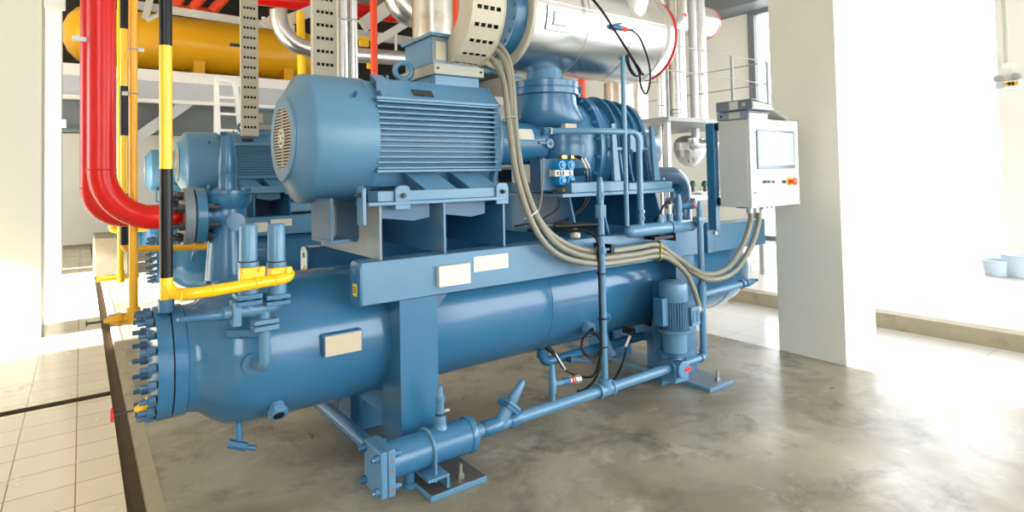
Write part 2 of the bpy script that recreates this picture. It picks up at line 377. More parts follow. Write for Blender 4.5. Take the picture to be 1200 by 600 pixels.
def make_frame():
    t = thing('support_frame', 'blue steel frame with beam, legs and motor stand carrying the front machine', 'frame', (2.6, AY, 0))
    x0, x1, z0, z1 = 1.15, 4.97, .94, 1.168
    for s in (0, 1):
        ya, yb = (2.9, 3.03) if s == 0 else (3.77, 3.90)
        b = M(); b.box(x0 + .012, x1, ya, ya + .012, z0, z1) if s == 0 else b.box(x0 + .012, x1, yb - .012, yb, z0, z1)
        b.box(x0 + .012, x1, ya, yb, z1 - .012, z1); b.box(x0 + .012, x1, ya, yb, z0, z0 + .012)
        bm = b.build('side_beam', blue_l if s == 0 else blue, t, .006)
        r = .045; pts = []
        for cx_, cz, a0 in ((ya - .006 + r, z0 - .012 + r, PI), (yb - r, z0 - .012 + r, 1.5 * PI), (yb - r, z1 + .004 - r, 0), (ya - .006 + r, z1 + .004 - r, .5 * PI)):
            for k in range(6): a = a0 + k * PI / 10; pts.append((x0, cx_ + r * math.cos(a), cz + r * math.sin(a)))
        b = M(); b.prism(pts, (.014, 0, 0)); ep = b.build('beam_end_plate', blue, bm, .004)
        yc = (ya + yb) / 2
        b = M(); b.cyl((x0 - .002, yc, z1 - .05), (x0 + .004, yc, z1 - .05), .018); o = b.build('lifting_hole', gasket if s else blue_d, bm)
        b = M(); b.box(x0 - .003, x0, yc - .032, yc + .018, z0 + .05, z0 + .112); o = b.build('warning_sticker', sticker, bm); o['label'] = 'small yellow warning sticker'
        b = M(); b.box(x0 - .004, x0 - .003, yc - .02, yc - .008, z0 + .065, z0 + .10)
        for k in range(3): b.box(x0 - .004, x0 - .003, yc - .002, yc + .012, z0 + .065 + k * .013, z0 + .071 + k * .013)
        b.build('warning_print', black, bm)
        if s == 0:
            for (pa, pb, dp, nm, mt_) in (((512, 336), (548, 306), .03, 'rating_plate', plate_w), ((555, 319), (595, 295), .004, 'paper_label', plate_w)):
                A, C = P(*pa, 2.9), P(*pb, 2.9); b = M()
                b.box(A.x, C.x, 2.9 - dp, 2.9 + .005, A.z, C.z - .008); o = b.build(nm, mt_, bm); o['label'] = 'blank pale plate on the beam face'
    # feet plates and legs
    for xa, xb, la, lb in ((1.385, 1.715, 1.375, 1.605), (3.66, 3.955, 3.70, 3.93)):
        b = M(); b.box(xa, xb, 2.6, 4.2, 0, .028); fp = b.build('foot_plate', blue_l, t, .004)
        b = M(); b.box(xa + .006, xb - .006, 2.606, 4.194, .0275, .0295); b.build('plate_top', grime if xa < 2 else stand_m, fp)
        for s in (0, 1):
            ya, yb = (2.905, 3.16) if s == 0 else (3.64, 3.895)
            b = M(); b.box(la, lb, ya, ya + .016, .03, z0 + .006); b.box(la, lb, yb - .016, yb, .03, z0 + .006)
            b.box(la + .004, la + .02, ya + .015, yb - .015, .03, z0 + .006); b.box(lb - .02, lb - .004, ya + .015, yb - .015, .03, z0 + .006)
            b.build('leg', blue, t, .003)
        for y in (2.67, 4.08):
            place('anchor_bolt', B_steel, ((xa + xb) / 2 + .045, y, .0295), fp)
    # saddle plate between the legs, and gusset under the beam
    for la, lb in ((1.42, 1.56), (3.74, 3.88)):
        b = M(); b.prism([(la, 3.1, .35), (la, 3.70, .35), (la, 3.70, .03), (la, 3.55, .03), (la, 3.55, .22), (la, 3.25, .22), (la, 3.25, .03), (la, 3.1, .03)], (lb - la, 0, 0)); b.build('saddle', blue, t)
    b = M(); b.prism([(1.6, 2.93, .94), (1.69, 2.93, .94), (1.6, 2.93, .84)], (0, .01, 0)); b.build('gusset', blue_d, t)
    # bolted plate for the pump on the far leg
    b = M(); b.box(3.50, 3.71, 2.88, 2.9, .03, .78); b.box(3.44, 3.72, 2.86, 2.88, .03, .47); b.box(3.50, 3.515, 2.9, 2.98, .03, .78); b.build('pump_bracket', blue, t, .003)
    # ---- motor stand
    zt = 1.455
    for i, x in enumerate((1.27, 1.66, 2.075)):
        if i == 0: pts = [(x, 2.915, 1.168), (x, 3.86, 1.168), (x, 3.78, 1.44), (x, 3.60, 1.44), (x, 3.60, 1.26), (x, 3.56, 1.235), (x, 3.24, 1.235), (x, 3.20, 1.26), (x, 3.20, 1.44), (x, 2.915, 1.455)]
        else: pts = [(x, 2.915, 1.168), (x, 3.86, 1.168), (x, 3.86, 1.455), (x, 2.915, 1.455)]
        b = M(); b.prism(pts, (.014, 0, 0)); b.build('stand_plate', stand_m if i == 0 else blue, t)
    b = M(); b.box(1.28, 2.08, 3.74, 3.75, 1.17, 1.455); b.build('stand_web', blue_d, t)
    for ya, yb in ((2.89, 3.06), (3.74, 3.90)):
        b = M(); b.box(1.2, 2.10, ya, yb, zt, zt + .02); b.build('stand_rail', blue_l, t, .003)
    for xa, xb in ((1.30, 1.60), (1.70, 1.98)):
        b = M(); b.prism([(xa, 2.97, 1.453), (xb, 2.97, 1.453), (xb, 2.97, 1.375), (xb - .1, 2.97, 1.36), (xa, 2.97, 1.385)], (0, .012, 0)); b.build('stand_stiffener', blue_d, t)
    # compressor stand
    for x in (2.72, 3.02, 3.62):
        b = M(); b.prism([(x, 2.95, 1.168), (x, 3.86, 1.168), (x, 3.80, 1.455), (x, 3.03, 1.455)], (.014, 0, 0)); b.build('stand_plate', blue, t)
    b = M(); b.box(2.74, 3.63, 3.66, 3.672, 1.17, 1.455); b.build('stand_web', blue_d, t)
    b = M(); b.box(2.62, 3.80, 2.98, 3.84, 1.445, 1.47); b.build('stand_top_plate', blue_l, t, .003)
    return t
frame = make_frame()

def make_motor():
    Z = 1.836
    t = thing('electric_motor', 'large blue electric motor with round grille and ribbed side, in front', 'motor', (1.6, AY, 1.475))
    b = M(); b.rev((0, AY, Z), (1, 0, 0), [(.915, .20), (.912, .236), (.982, .358), (.992, .366), (1.008, .371), (1.335, .371), (1.335, .34), (1.30, .34)], 72)
    cowl = b.build('fan_cowl', blue_m, t, ang=30)
    b = M(); b.pipe((.905, AY, Z), (1, 0, 0), .234, .174, .01, 56); b.build('cowl_face', blue_m, cowl)
    b = M(); b.tor((.912, AY, Z), (1, 0, 0), .238, .006, 56, 8); b.build('cowl_ring', blue_l, cowl)
    b = M(); b.cyl((.914, AY, Z), (.93, AY, Z), .205, n=48); b.build('fan_opening', gasket, cowl)
    b = M()
    for k in range(-10, 11):
        z = k * .0172; h = math.sqrt(max(0, .178 ** 2 - z * z)); b.box(.906, .910, AY - h, AY + h, Z + z - .0038, Z + z + .0038)
    for a in (0,): b.box(.905, .912, AY - .004, AY + .004, Z - .176, Z + .176)
    gr = b.build('fan_grille', plate_m, cowl)
    b = M(); b.cyl((.900, AY, Z), (.906, AY, Z), .055, n=32); b.build('grille_hub', plate_w, gr)
    b = M()
    for a in range(6): b.cyl((.899, AY + .033 * math.cos(a * PI / 3), Z + .033 * math.sin(a * PI / 3)), (.901, AY + .033 * math.cos(a * PI / 3), Z + .033 * math.sin(a * PI / 3)), .009, n=10)
    b.build('hub_holes', gasket, gr)
    # finned housing: octagonal barrel
    prof = [(-.295, -.20), (-.295, .205), (-.215, .33), (.215, .33), (.295, .205), (.295, -.20), (.245, -.285), (-.245, -.285)]
    b = M(); b.prism([(1.30, AY + y, Z + z) for y, z in prof], (.87, 0, 0)); b.build('housing', blue_m, t, .008)
    for s in (-1, 1):
        b = M(); n = 13
        for k in range(n):
            z = Z - .178 + k * (.378 / (n - 1)); y0, y1 = sorted((AY + s * .29, AY + s * .352))
            b.box(1.325, 2.155, y0, y1, z - .0055, z + .0055)
        for z_, h in ((Z + .216, .008), (Z - .196, .008)):
            y0, y1 = sorted((AY + s * .29, AY + s * .356)); b.box(1.32, 2.165, y0, y1, z_ - h, z_ + h)
        b.build('cooling_fins', blue_m, t, .0015)
    # top slope panels
    for s in (-1, 1):
        b = M(); a_ = [(1.36, AY + s * .352, Z + .222), (2.16, AY + s * .352, Z + .222), (2.16, AY + s * .235, Z + .345), (1.36, AY + s * .235, Z + .345)]
        b.prism(a_, (0, -s * .03, -.03)); b.build('top_panel', blue_l if s < 0 else blue_m, t, .004)
    b = M()
    for k in range(5): b.box(1.345, 1.42, AY - .3 + .02 * k, AY - .29 + .02 * k, Z + .26 + .018 * k, Z + .32 + .012 * k)
    b.build('vent_louvre', blue_d, t)
    A, C = P(484, 107, AY - .33), P(512, 116, AY - .33)
    b = M(); n_ = V((0, -.73, .69)); u_ = V((0, .69, .73)); c = V(((A.x + C.x) / 2 - .01, AY - .318, Z + .262)); 
    b.hull8([c + V((sx * .065, 0, 0)) + u_ * sy * .026 + n_ * sz for sz in (0, .006) for sx, sy in ((-1, -1), (1, -1), (1, 1), (-1, 1))]); b.build('motor_nameplate', darkbolt, t)
    # end shield
    b = M(); b.rev((0, AY, Z), (1, 0, 0), [(2.14, .35), (2.18, .352), (2.205, .335), (2.235, .28), (2.265, .20), (2.30, .17), (2.31, .155)], 48); b.build('end_shield', blue_m, t)
    b = M(); b.prism([(2.125, AY + y * 1.17, Z + z * 1.03) for y, z in prof], (.03, 0, 0)); b.build('end_flange', blue_m, t, .008)
    # feet
    for s in (-1, 1):
        for xa in (1.52, 1.82):
            y0 = AY + s * .25
            b = M(); b.hull8([V((xa + .04, AY + s * .47, 1.53)), V((xa + .25, AY + s * .47, 1.53)), V((xa + .25, AY + s * .2, 1.53)), V((xa + .04, AY + s * .2, 1.53)),
                              V((xa - .03, AY + s * .318, 1.64)), V((xa + .17, AY + s * .318, 1.64)), V((xa + .17, AY + s * .2, 1.64)), V((xa - .03, AY + s * .2, 1.64))])
            b.build('foot', blue_l, t, .003)
        ya, yb = sorted((AY + s * .36, AY + s * .49))
        b = M(); b.box(1.26, 2.10, ya, yb, 1.475, 1.532); rail = b.build('foot_rail', blue_l, t, .003)
        for x in (1.45, 1.98): place('foot_bolt', B_blue_m, (x, AY + s * .42, 1.532), rail)
        if s < 0:
            for x in (1.40, 2.06):
                b = M(); r = .03; b.prism([(x - .045, ya - .016, 1.43), (x + .045, ya - .016, 1.43), (x + .045, ya - .016, 1.53)] + [(x + .015 + r * math.cos(k * PI / 8), ya - .016, 1.53 + r * math.sin(k * PI / 8)) for k in range(5)] + [(x - .015 + r * math.cos(PI / 2 + k * PI / 8), ya - .016, 1.53 + r * math.sin(PI / 2 + k * PI / 8)) for k in range(5)], (0, .014, 0))
                bk = b.build('jacking_bracket', blue_l, t, .003)
                place('jacking_bolt', B_dark, (x, ya - .016, 1.505), bk, AYM)
            b = M(); b.prism([(1.165, ya - .03, 1.36), (1.165, ya + .05, 1.36), (1.165, ya + .05, 1.55), (1.165, ya + .02, 1.565), (1.165, ya - .03, 1.55)], (.02, 0, 0))
            bk = b.build('end_bracket', blue_l, t, .003); place('jacking_bolt', B_dark, (1.165, ya + .0, 1.515), bk, AXM)
    b = M(); b.box(1.05, 1.16, AY - .36, AY - .05, 1.26, 1.28); b.box(1.05, 1.07, AY - .36, AY - .05, 1.28, 1.50); b.build('cowl_support', blue_d, t, .003)
    # lifting eyes
    b = M(); b.cyl((1.63, AY - .06, Z + .32), (1.63, AY - .06, Z + .385), .045, .032); b.tor((1.63, AY - .06, Z + .438), (.25, 1, 0), .052, .017, 28, 10); b.build('eye_bolt', blue_m, t)
    b = M(); b.cyl((1.52, AY - .06, Z + .33), (1.52, AY - .06, Z + .40), .013, .008); b.build('grease_nipple', blue_m, t)
    b = M(); b.cyl((1.21, AY - .3, Z + .222), (1.213, AY - .33, Z + .245), .012); b.build('cowl_screw', blue_d, t)
    # terminal box
    b = M(); b.box(1.755, 2.08, AY - .24, AY + .20, Z + .33, Z + .40); b.build('terminal_base', blue_m, t, .004)
    b = M(); b.box(1.735, 2.10, AY - .27, AY + .22, Z + .40, Z + .465); b.build('terminal_flange', flange_grey, t, .003)
    for x in (1.76, 2.075): place('flange_screw', B_darks, (x, AY - .27, Z + .435), t, AYM)
    x0 = P(507, 70, AY - .25).x
    b = M(); b.box(x0, x0 + .34, AY - .25, AY + .12, Z + .465, 2.47); tb = b.build('terminal_box', stand_m, t, .004)
    b = M(); b.box(x0 - .004, x0, AY - .24, AY + .115, Z + .47, 2.465); b.build('side_panel', blue_l, tb)
    b = M(); b.box(x0 - .025, x0 + .36, AY - .275, AY + .14, 2.47, 2.49); b.build('box_lid', blue_m, tb, .003)
    b = M(); b.box(x0 + .02, x0 + .09, AY - .256, AY - .25, Z + .49, 2.44); b.build('cover_strip', cream_tray, tb)
    return t
motor = make_motor()

def make_coupling():
    Z = 1.836
    t = thing('coupling_guard', 'blue cylindrical coupling guard with pale sticker between front motor and compressor', 'coupling guard', (2.54, AY, 1.68))
    b = M(); b.rev((0, AY, Z), (1, 0, 0), [(2.29, .14), (2.29, .152), (2.30, .158), (2.73, .158), (2.745, .15), (2.745, .10)], 48); sh = b.build('guard_shell', blue, t)
    b = M(); b.rev((0, AY, Z), (1, 0, 0), [(2.745, .12), (2.80, .12), (2.86, .15)], 40); b.build('shaft_housing', blue, t)
    b = M(); b.box(2.31, 2.73, AY - .176, AY - .14, Z - .012, Z + .004); b.box(2.31, 2.73, AY - .17, AY - .14, Z + .006, Z + .018); fl = b.build('guard_flange', blue_l, t, .002)
    for x in (2.38, 2.62): place('guard_bolt', B_darks, (x, AY - .176, Z - .004), fl, AYM)
    for a in (.75, -.75):
        b = M(); b.cyl((2.66, AY - .150 * math.cos(a), Z + .150 * math.sin(a)), (2.66, AY - .160 * math.cos(a), Z + .160 * math.sin(a)), .012); b.build('plug_hole', darkbolt, t)
    b = M(); pts = []
    for k in range(7):
        a = .12 + k * .085; pts.append((AY - .1595 * math.cos(a), Z + .1595 * math.sin(a)))
    for (ya, za), (yb, zb) in zip(pts, pts[1:]): b.hull8([(2.46, ya, za), (2.60, ya, za), (2.60, ya + .003, za), (2.46, ya + .003, za), (2.46, yb, zb), (2.595, yb, zb), (2.595, yb + .003, zb), (2.46, yb + .003, zb)])
    o = b.build('guard_label', plate_w, t); o['label'] = 'blank cream sticker'
    return t
coupling = make_coupling()

def make_compressor():
    Z = 1.80; SY = .70
    t = thing('screw_compressor', 'blue screw compressor with bolted casing and vertical ribs, under the silver tank', 'compressor', (3.2, AY, 1.47))
    b = M(); b.rev((0, AY, Z), (1, 0, 0), [(2.755, .13), (2.77, .20), (2.80, .265), (2.85, .325), (2.92, .368), (3.0, .382), (3.08, .372), (3.14, .35)], 56, SY); body = b.build('suction_casing', blue, t, ang=60)
    b = M(); rings = []
    for z, cx_, rx, ry in ((2.195, 2.83, .236, .236), (2.12, 2.83, .248, .244), (2.06, 2.855, .278, .25), (2.01, 2.89, .305, .25), (1.975, 2.915, .30, .24), (1.95, 2.94, .25, .20), (1.94, 2.95, .15, .13)):
        rings.append([b.bm.verts.new((cx_ + rx * math.cos(k * PI / 24), AY + ry * math.sin(k * PI / 24), z)) for k in range(48)])
    for p, q in zip(rings, rings[1:]):
        for k in range(48): b.face([p[k], p[(k + 1) % 48], q[(k + 1) % 48], q[k]])
    b.face(rings[0]); b.face(rings[-1]); b.build('suction_neck', blue, t, ang=60)
    b = M(); b.rev((2.83, AY, 2.19), (0, 0, 1), [(0, .235), (.008, .258), (.045, .258), (.05, .250), (.055, .250), (.058, .258), (.10, .258), (.105, .25)], 48); fl = b.build('suction_flange', blue, t)
    for i in range(12): a = 2 * PI * i / 12; place('flange_bolt', B_blue_s, (2.83 + .205 * math.cos(a), AY + .205 * math.sin(a), 2.295), fl)
    b = M(); b.rev((2.83, AY, 2.29), (0, 0, 1), [(0, .15), (.02, .135), (.22, .135)], 40); b.build('suction_pipe', blue_l, t)
    b = M(); b.rev((0, AY, Z), (1, 0, 0), [(3.13, .38), (3.135, .415), (3.165, .415), (3.168, .41), (3.172, .415), (3.20, .415), (3.205, .38)], 64, SY); fl = b.build('casing_flange', blue, t)
    for i in range(18):
        a = 2 * PI * (i + .5) / 18; place('casing_bolt', B_cov, (3.135, AY + .383 * SY * math.cos(a), Z + .383 * math.sin(a)), fl, AXM)
    b = M(); b.rev((0, AY, Z), (1, 0, 0), [(3.20, .365), (3.64, .35), (3.69, .29)], 56, SY); b.build('rotor_casing', blue, t)
    for k, x in enumerate((3.31, 3.42, 3.53, 3.63)):
        b = M(); R = .425 - .012 * k; pts = [(x, AY + SY * R * math.cos(a * PI / 24), Z + R * math.sin(a * PI / 24)) for a in range(0, 25)]
        pts += [(x, AY - SY * R - .03, Z - .2), (x, AY - SY * R - .05, 1.54), (x, AY + SY * R + .05, 1.54), (x, AY + SY * R + .03, Z - .2)]
        b.prism(pts, (.016 if k < 3 else .04, 0, 0)); b.build('casing_rib', blue, t, .002)
    b = M(); b.box(3.20, 3.65, AY - .325, AY - .22, Z - .02, Z + .0); b.build('casing_web', blue, t)
    b = M(); b.prism([(3.20, 3.05, 1.54), (3.27, 3.05, 1.54), (3.25, 3.075, 1.98), (3.21, 3.075, 1.98)], (0, .03, 0)); b.build('front_post', blue_l, t, .003)
    b = M(); b.prism([(3.63, 3.03, 1.54), (3.70, 3.03, 1.54), (3.67, 3.06, 1.97), (3.64, 3.06, 1.97)], (0, .03, 0)); b.build('front_post', blue_l, t, .003)
    b = M(); b.rev((0, AY + .05, 1.80), (1, 0, 0), [(3.66, .165), (4.04, .165), (4.06, .15)], 40); b.build('end_cap', blue, t)
    b = M(); b.rev((0, AY - .06, 1.66), (1, 0, 0), [(3.66, .10), (3.93, .10), (3.94, .08)], 28); b.build('end_cap', blue, t)
    # feet
    b = M(); b.box(2.72, 3.28, 3.0, 3.8, 1.47, 1.545); b.box(3.30, 3.80, 3.0, 3.8, 1.47, 1.53); ft = b.build('base_foot', blue_l, t, .006)
    for x in (2.78, 3.05, 3.74): place('base_bolt', B_blue_m, (x, 3.04, 1.545), ft)
    b = M(); b.cyl((2.9, 3.02, 1.62), (2.9, 3.2, 1.62), .03); b.build('oil_plug', blue, t)
    # small round port at the shaft seal
    p = P(645, 168, 3.22); b = M(); b.cyl(p, p + V((0, .1, 0)), .035); b.build('seal_port', blue_l, t)
    p = P(646, 168, 3.215); b = M(); b.cyl(p, p + V((0, .02, 0)), .012); b.build('port_plug', darkbolt, t)
    A, C = P(662, 150, 3.11), P(675, 146, 3.11)
    b = M(); b.box(A.x, C.x, 3.105, 3.15, A.z, C.z + .004); b.build('casing_label', plate_m, t)
    A, C = P(739, 178, 3.03), P(754, 155, 3.03); b = M(); b.box(A.x, C.x, 3.03, 3.06, A.z, C.z); pl = b.build('port_plate', blue_l, t, .003)
    for x in (A.x + .012, C.x - .012):
        for z in (A.z + .012, C.z - .012): place('port_bolt', B_darks, (x, 3.03, z), pl, AYM)
    b = M(); b.tor((3.165, AY, 2.27), (.2, 1, 0), .036, .014, 24, 8); b.cyl((3.165, AY, 2.19), (3.165, AY, 2.24), .025); b.build('eye_bolt', blue, t)
    return t
comp = make_compressor()

# solenoid block
def solenoid():
    a = P(636, 222, 3.12); c = P(668, 186, 3.12)
    t = thing('solenoid_valve_block', 'dark block with four bright blue round coils below the coupling guard', 'valve block', (a.x, 3.12, a.z))
    b = M(); b.box(a.x, c.x - .03, 3.14, 3.26, a.z - .01, c.z); b.build('block', blue_d, t, .004)
    w = (c.x - a.x)
    for fx in (.52, .84):
        for fz in (.28, .78):
            x, z = a.x + w * fx, a.z + (c.z - a.z) * fz
            b = M(); b.cyl((x, 3.06, z), (x, 3.15, z), .036, n=8); cl = b.build('coil', cyan, t, .004)
            b = M(); b.cyl((x, 3.048, z), (x, 3.062, z), .02, n=8); b.build('coil_nut', blue_l, cl, .002)
    b = M(); z = (a.z + c.z) / 2 + .004; b.box(a.x + w * .3, a.x + w * .95, 3.075, 3.14, z - .022, z + .022); lb = b.build('coil_label', plate_w, t)
    b = M()
    for k in range(3): b.box(a.x + w * (.36 + .1 * k), a.x + w * (.42 + .1 * k), 3.073, 3.0755, z - .014, z + .014)
    b.box(a.x + w * .76, a.x + w * .88, 3.073, 3.0755, z - .003, z + .003); b.box(a.x + w * .81, a.x + w * .83, 3.073, 3.0755, z - .016, z + .016)
    b.build('label_print', darkbolt, lb)
    for fx in (.62, .95):
        x = a.x + w * fx
        for zz, d in ((c.z + .01, 1), (a.z - .01, -1)):
            b = M(); b.box(x - .03, x + .02, 3.06, 3.11, zz - .014, zz + .014); b.build('connector', brass, t, .003)
    for k in range(2):
        x = a.x + w * (.95 + .12 * k)
        b = M(); b.tube(spline([(x, 3.06, c.z + .02), (x + .05, 3.03, c.z - .02), (x + .075, 3.02, (a.z + c.z) / 2), (x + .07, 3.02, a.z - .03), (x + .03, 3.02, a.z - .12), (x - .1, 3.04, a.z - .21), (x - .3, 3.05, a.z - .245)]), .007, 8); b.build('cable', rubber, t)
        b = M(); b.tube(spline([(x + .035, 3.025, c.z + .0), (x + .058, 3.014, c.z - .05), (x + .066, 3.012, c.z - .07)]), .0085, 8); b.build('cable_ferrule', plate_w, t)
    b = M(); b.tube(spline([(a.x + .05, 3.1, a.z - .02), (a.x + .09, 3.06, a.z - .07), (a.x + .06, 3.05, a.z - .14), (a.x - .12, 3.05, a.z - .21), (a.x - .3, 3.05, a.z - .23)]), .006, 8); b.build('cable', rubber, t)
    b = M(); b.tube(spline([P(637, 185, 3.1), P(636, 215, 3.06), P(634, 235, 3.02), P(629, 252, 2.97), P(622, 262, 2.95)]), .006, 8); b.build('cable', conduit_m, t)
solenoid()

# ================================================================== PIPEWORK on the front machine
PY, PZ = 2.75, .1975
def X(px, py, Y): return P(px, py, Y).x
def oil_line():
    t = thing('oil_filter_housing', 'thick blue horizontal cylinder with square bolted cover on the front foot plate', 'filter housing', (1.5, PY, .03))
    xa, xb = X(458, 540, PY), X(553, 508, PY); xf = X(444, 545, PY)
    b = M(); b.rev((0, PY, PZ), (1, 0, 0), [(xf, .088), (xb - .045, .088), (xb - .04, .094), (xb - .012, .094), (xb, .085), (xb + .004, .03)], 40); b.build('barrel', blue, t)
    s = .105
    b = M(); b.box(xf - .035, xf, PY - s, PY + s, PZ - s - .02, PZ + s - .01); fl = b.build('cover_plate', blue_l, t, .006)
    b = M(); b.box(xf + .002, xf + .042, PY - s, PY + s, PZ - s - .02, PZ + s - .01); b.build('barrel_flange', blue_l, t, .006)
    for y in (-1, 1):
        for z in (-1, 1):
            place('cover_bolt', B_cov, (xf - .035, PY + y * .078, PZ - .015 + z * .078), fl, AXM)
            place('cover_nut', B_cov, (xf + .042, PY + y * .078, PZ - .015 + z * .078), fl, AXP)
    b = M()
    for x_, y_, z_ in ((xf + .022, PY - s - .001, PZ + .05), (xf + .022, PY - s - .001, PZ - .005), (xf + .02, PY - s - .001, PZ - .09)): b.cyl((x_, y_, z_), (x_, y_ + .004, z_), .007, n=8)
    b.build('paint_chip', redring, fl)
    xs = X(500, 530, PY)
    b = M(); b.tor((xs, PY, PZ), (1, 0, 0), .094, .0085, 20, 8, 0, 2 * PI); b.cyl((xs, PY - .094, PZ), (xs, PY - .094, .062), .0085, n=10)
    b.cyl((xs, PY + .094, PZ), (xs, PY + .094, .062), .0085, n=10); b.build('clamp_strap', blue_l, t)
    b = M(); b.box(xs - .06, xs + .06, PY - .13, PY + .13, .085, .10); b.box(xs + .045, xs + .06, PY - .13, PY + .13, .03, .085); b.build('support_channel', blue_l, t, .002)
    xd = X(480, 560, PY); b = M(); b.cyl((xd, PY, PZ - .16), (xd, PY, PZ - .06), .026); b.cyl((xd, PY, PZ - .165), (xd, PY, PZ - .14), .032); b.build('drain_stub', blue, t)
    xv = X(516, 500, PY)
    b = M(); b.rev((xv, PY, PZ + .075), (0, 0, 1), [(0, .042), (.015, .034), (.03, .031), (.075, .031)], 20); b.build('vent_stub', blue_l, t)
    b = M(); b.cyl((xv, PY, PZ + .15), (xv, PY, PZ + .162), .024, n=16); b.build('stub_ring', gasket, t)
    b = M(); b.rev((xv, PY, PZ + .16), (0, 0, 1), [(0, .026), (.015, .026), (.018, .021), (.06, .021), (.066, .026), (.085, .026), (.09, .019), (.14, .014), (.145, 0)], 12); v = b.build('vent_valve', blue_l, t)
    b = M(); b.cyl((xv + .01, PY, PZ + .165), (xv + .05, PY - .01, PZ + .165), .011, n=6); b.build('valve_plug', steel, v)
    # drain pipe running back
    b = M(); b.tube([(xf + .06, PY + .08, PZ - .02), (xf + .06, 3.98, .16), (xf + .06, 3.98, .34)], .038, 16, .06); b.build('return_pipe', blue, t)
    # long pipe to the pump with the slanted shut-off valve
    t2 = thing('oil_pipe', 'thin blue pipe running low across the front from filter to pump', 'pipe', (2.5, PY, .15))
    b = M(); b.tube([(xb, PY, PZ), (3.38, PY, PZ)], .034, 20); b.build('straight_pipe', blue_l, t2)
    for a_, c_ in ((565, 587), (596, 609)):
        b = M(); b.rev((0, PY, PZ), (1, 0, 0), [(X(a_, 502, PY), .036), (X(a_, 502, PY) + .008, .042), (X(c_, 490, PY) - .008, .042), (X(c_, 490, PY), .036)], 20); b.build('valve_collar', blue, t2)
    xo = X(584, 495, PY); p0 = V((xo, PY, PZ)); d = (P(613, 446, PY) - p0); L = d.length; d.normalize()
    b = M(); b.rev(p0, d, [(0, .035), (.09, .04), (.10, .04)], 24); vb = b.build('valve_body', blue_l, t2)
    dd, uu, ww = basis(d)
    def rb(k0, k1, h): b = M(); b.hull8([p0 + d * k + uu * h * sx + ww * h * sy for k in (k0, k1) for sx, sy in ((-1, -1), (1, -1), (1, 1), (-1, 1))]); return b
    rb(.095, .115, .05).build('bonnet_flange', blue, vb, .003); rb(.12, .138, .05).build('bonnet_flange', blue_l, vb, .003)
    b = M(); b.rev(p0, d, [(.135, .026), (.15, .034), (L - .01, .018), (L, .014)], 20); b.build('valve_cap', blue_l, vb)
    xc = X(709, 455, PY)
    b = M(); b.rev((0, PY, PZ), (1, 0, 0), [(xc - .07, .04), (xc - .068, .05), (xc - .05, .05), (xc - .048, .043), (xc + .048, .043), (xc + .05, .05), (xc + .068, .05), (xc + .07, .04)], 24)
    b.cyl((xc, PY, PZ), (xc, PY, PZ + .07), .043); b.build('tee_fitting', blue_l, t2)
    # gauge valve and sensor on the pipe
    xg = X(648, 470, PY); g = V((xg, PY, PZ + .034))
    b = M(); b.cyl(g, g + V((0, 0, .05)), .014, n=12); b.cyl(g + V((0, 0, .045)), g + V((0, 0, .065)), .022, n=6); b.rev(g + V((0, 0, .06)), (0, 0, 1), [(0, .022), (.06, .024), (.07, .02)], 16)
    b.rev(g + V((0, 0, .13)), (0, 0, 1), [(0, .022), (.05, .017), (.09, .013), (.092, 0)], 16); b.cyl(g + V((0, 0, .10)), g + V((.085, -.02, .10)), .016); gv = b.build('gauge_valve', blue_l, t2)
    q = g + V((.07, -.015, .10)); e = V((1, -.2, .0)).normalized()
    b = M(); b.cyl(q, q + e * .05, .021, n=6); b.build('sensor_nut', blue, gv, .002)
    b = M(); b.cyl(q + e * .05, q + e * .08, .016); b.build('sensor_collar', plate_w, gv)
    b = M(); b.cyl(q + e * .06, q + e * .072, .018); b.build('sensor_band', redring, gv)
    b = M(); b.cyl(q + e * .08, q + e * .125, .026, n=8); b.build('sensor_plug', galv, gv, .004)
    # riser C
    t3 = thing('riser_pipe', 'blue vertical pipe rising from low oil pipe past the beam, black cable tied on', 'pipe', (xc, PY, PZ))
    b = M(); b.tube([(xc, PY, PZ + .05), (xc, PY, 1.50)], .022, 16); r = b.build('pipe', blue_l, t3)
    za, zb = P(704, 255, PY).z, P(704, 240, PY).z
    b = M(); b.cyl((xc, PY, za), (xc, PY, zb), .036, n=8); b.build('coupling_nut', blue_l, t3, .002)
    b = M(); b.cyl((xc, PY, 1.44), (xc, PY, 1.475), .028, n=6); b.build('coupling_nut', blue_l, t3, .002)
    b = M(); b.rev((xc, PY, 1.48), (0, 0, 1), [(0, .022), (.05, .024), (.09, .014), (.10, .012)], 16); b.build('valve_cap', blue_l, t3)
    zc = P(706, 293, PY).z
    b = M(); b.cyl((xc, PY, zc - .02), (xc, PY, zc + .02), .03); b.box(xc, xc + .1, PY + .0, 2.9, zc - .008, zc + .008); b.build('pipe_clamp', blue, t3)
    b = M(); b.box(xc + .08, xc + .11, PY - .01, 2.9, zc - .03, zc + .03); b.build('clamp_channel', black, t3)
    b = M(); b.tube([(xc - .02, PY + .02, 1.27), (xc - .3, PY + .12, 1.27)], .02, 14); b.build('branch_pipe', black, t3)
    b = M(); b.tube(spline([(xc - .42, 3.0, 1.245), (xc - .2, 2.86, 1.235), (xc - .08, PY + .05, 1.225), (xc - .028, PY + .01, 1.17), (xc - .026, PY, 1.05), (xc - .025, PY, .8), (xc - .025, PY, .5), (xc - .03, PY, .42)]), .010, 8); b.build('tied_cable', rubber, t3)
    b = M()
    for py in (275, 320, 373, 406): z = P(707, py, PY).z; b.tor((xc - .008, PY, z), (0, 0, 1), .03, .004, 20, 6)
    b.build('cable_tie', black, t3)
    return xc
XC = oil_line()

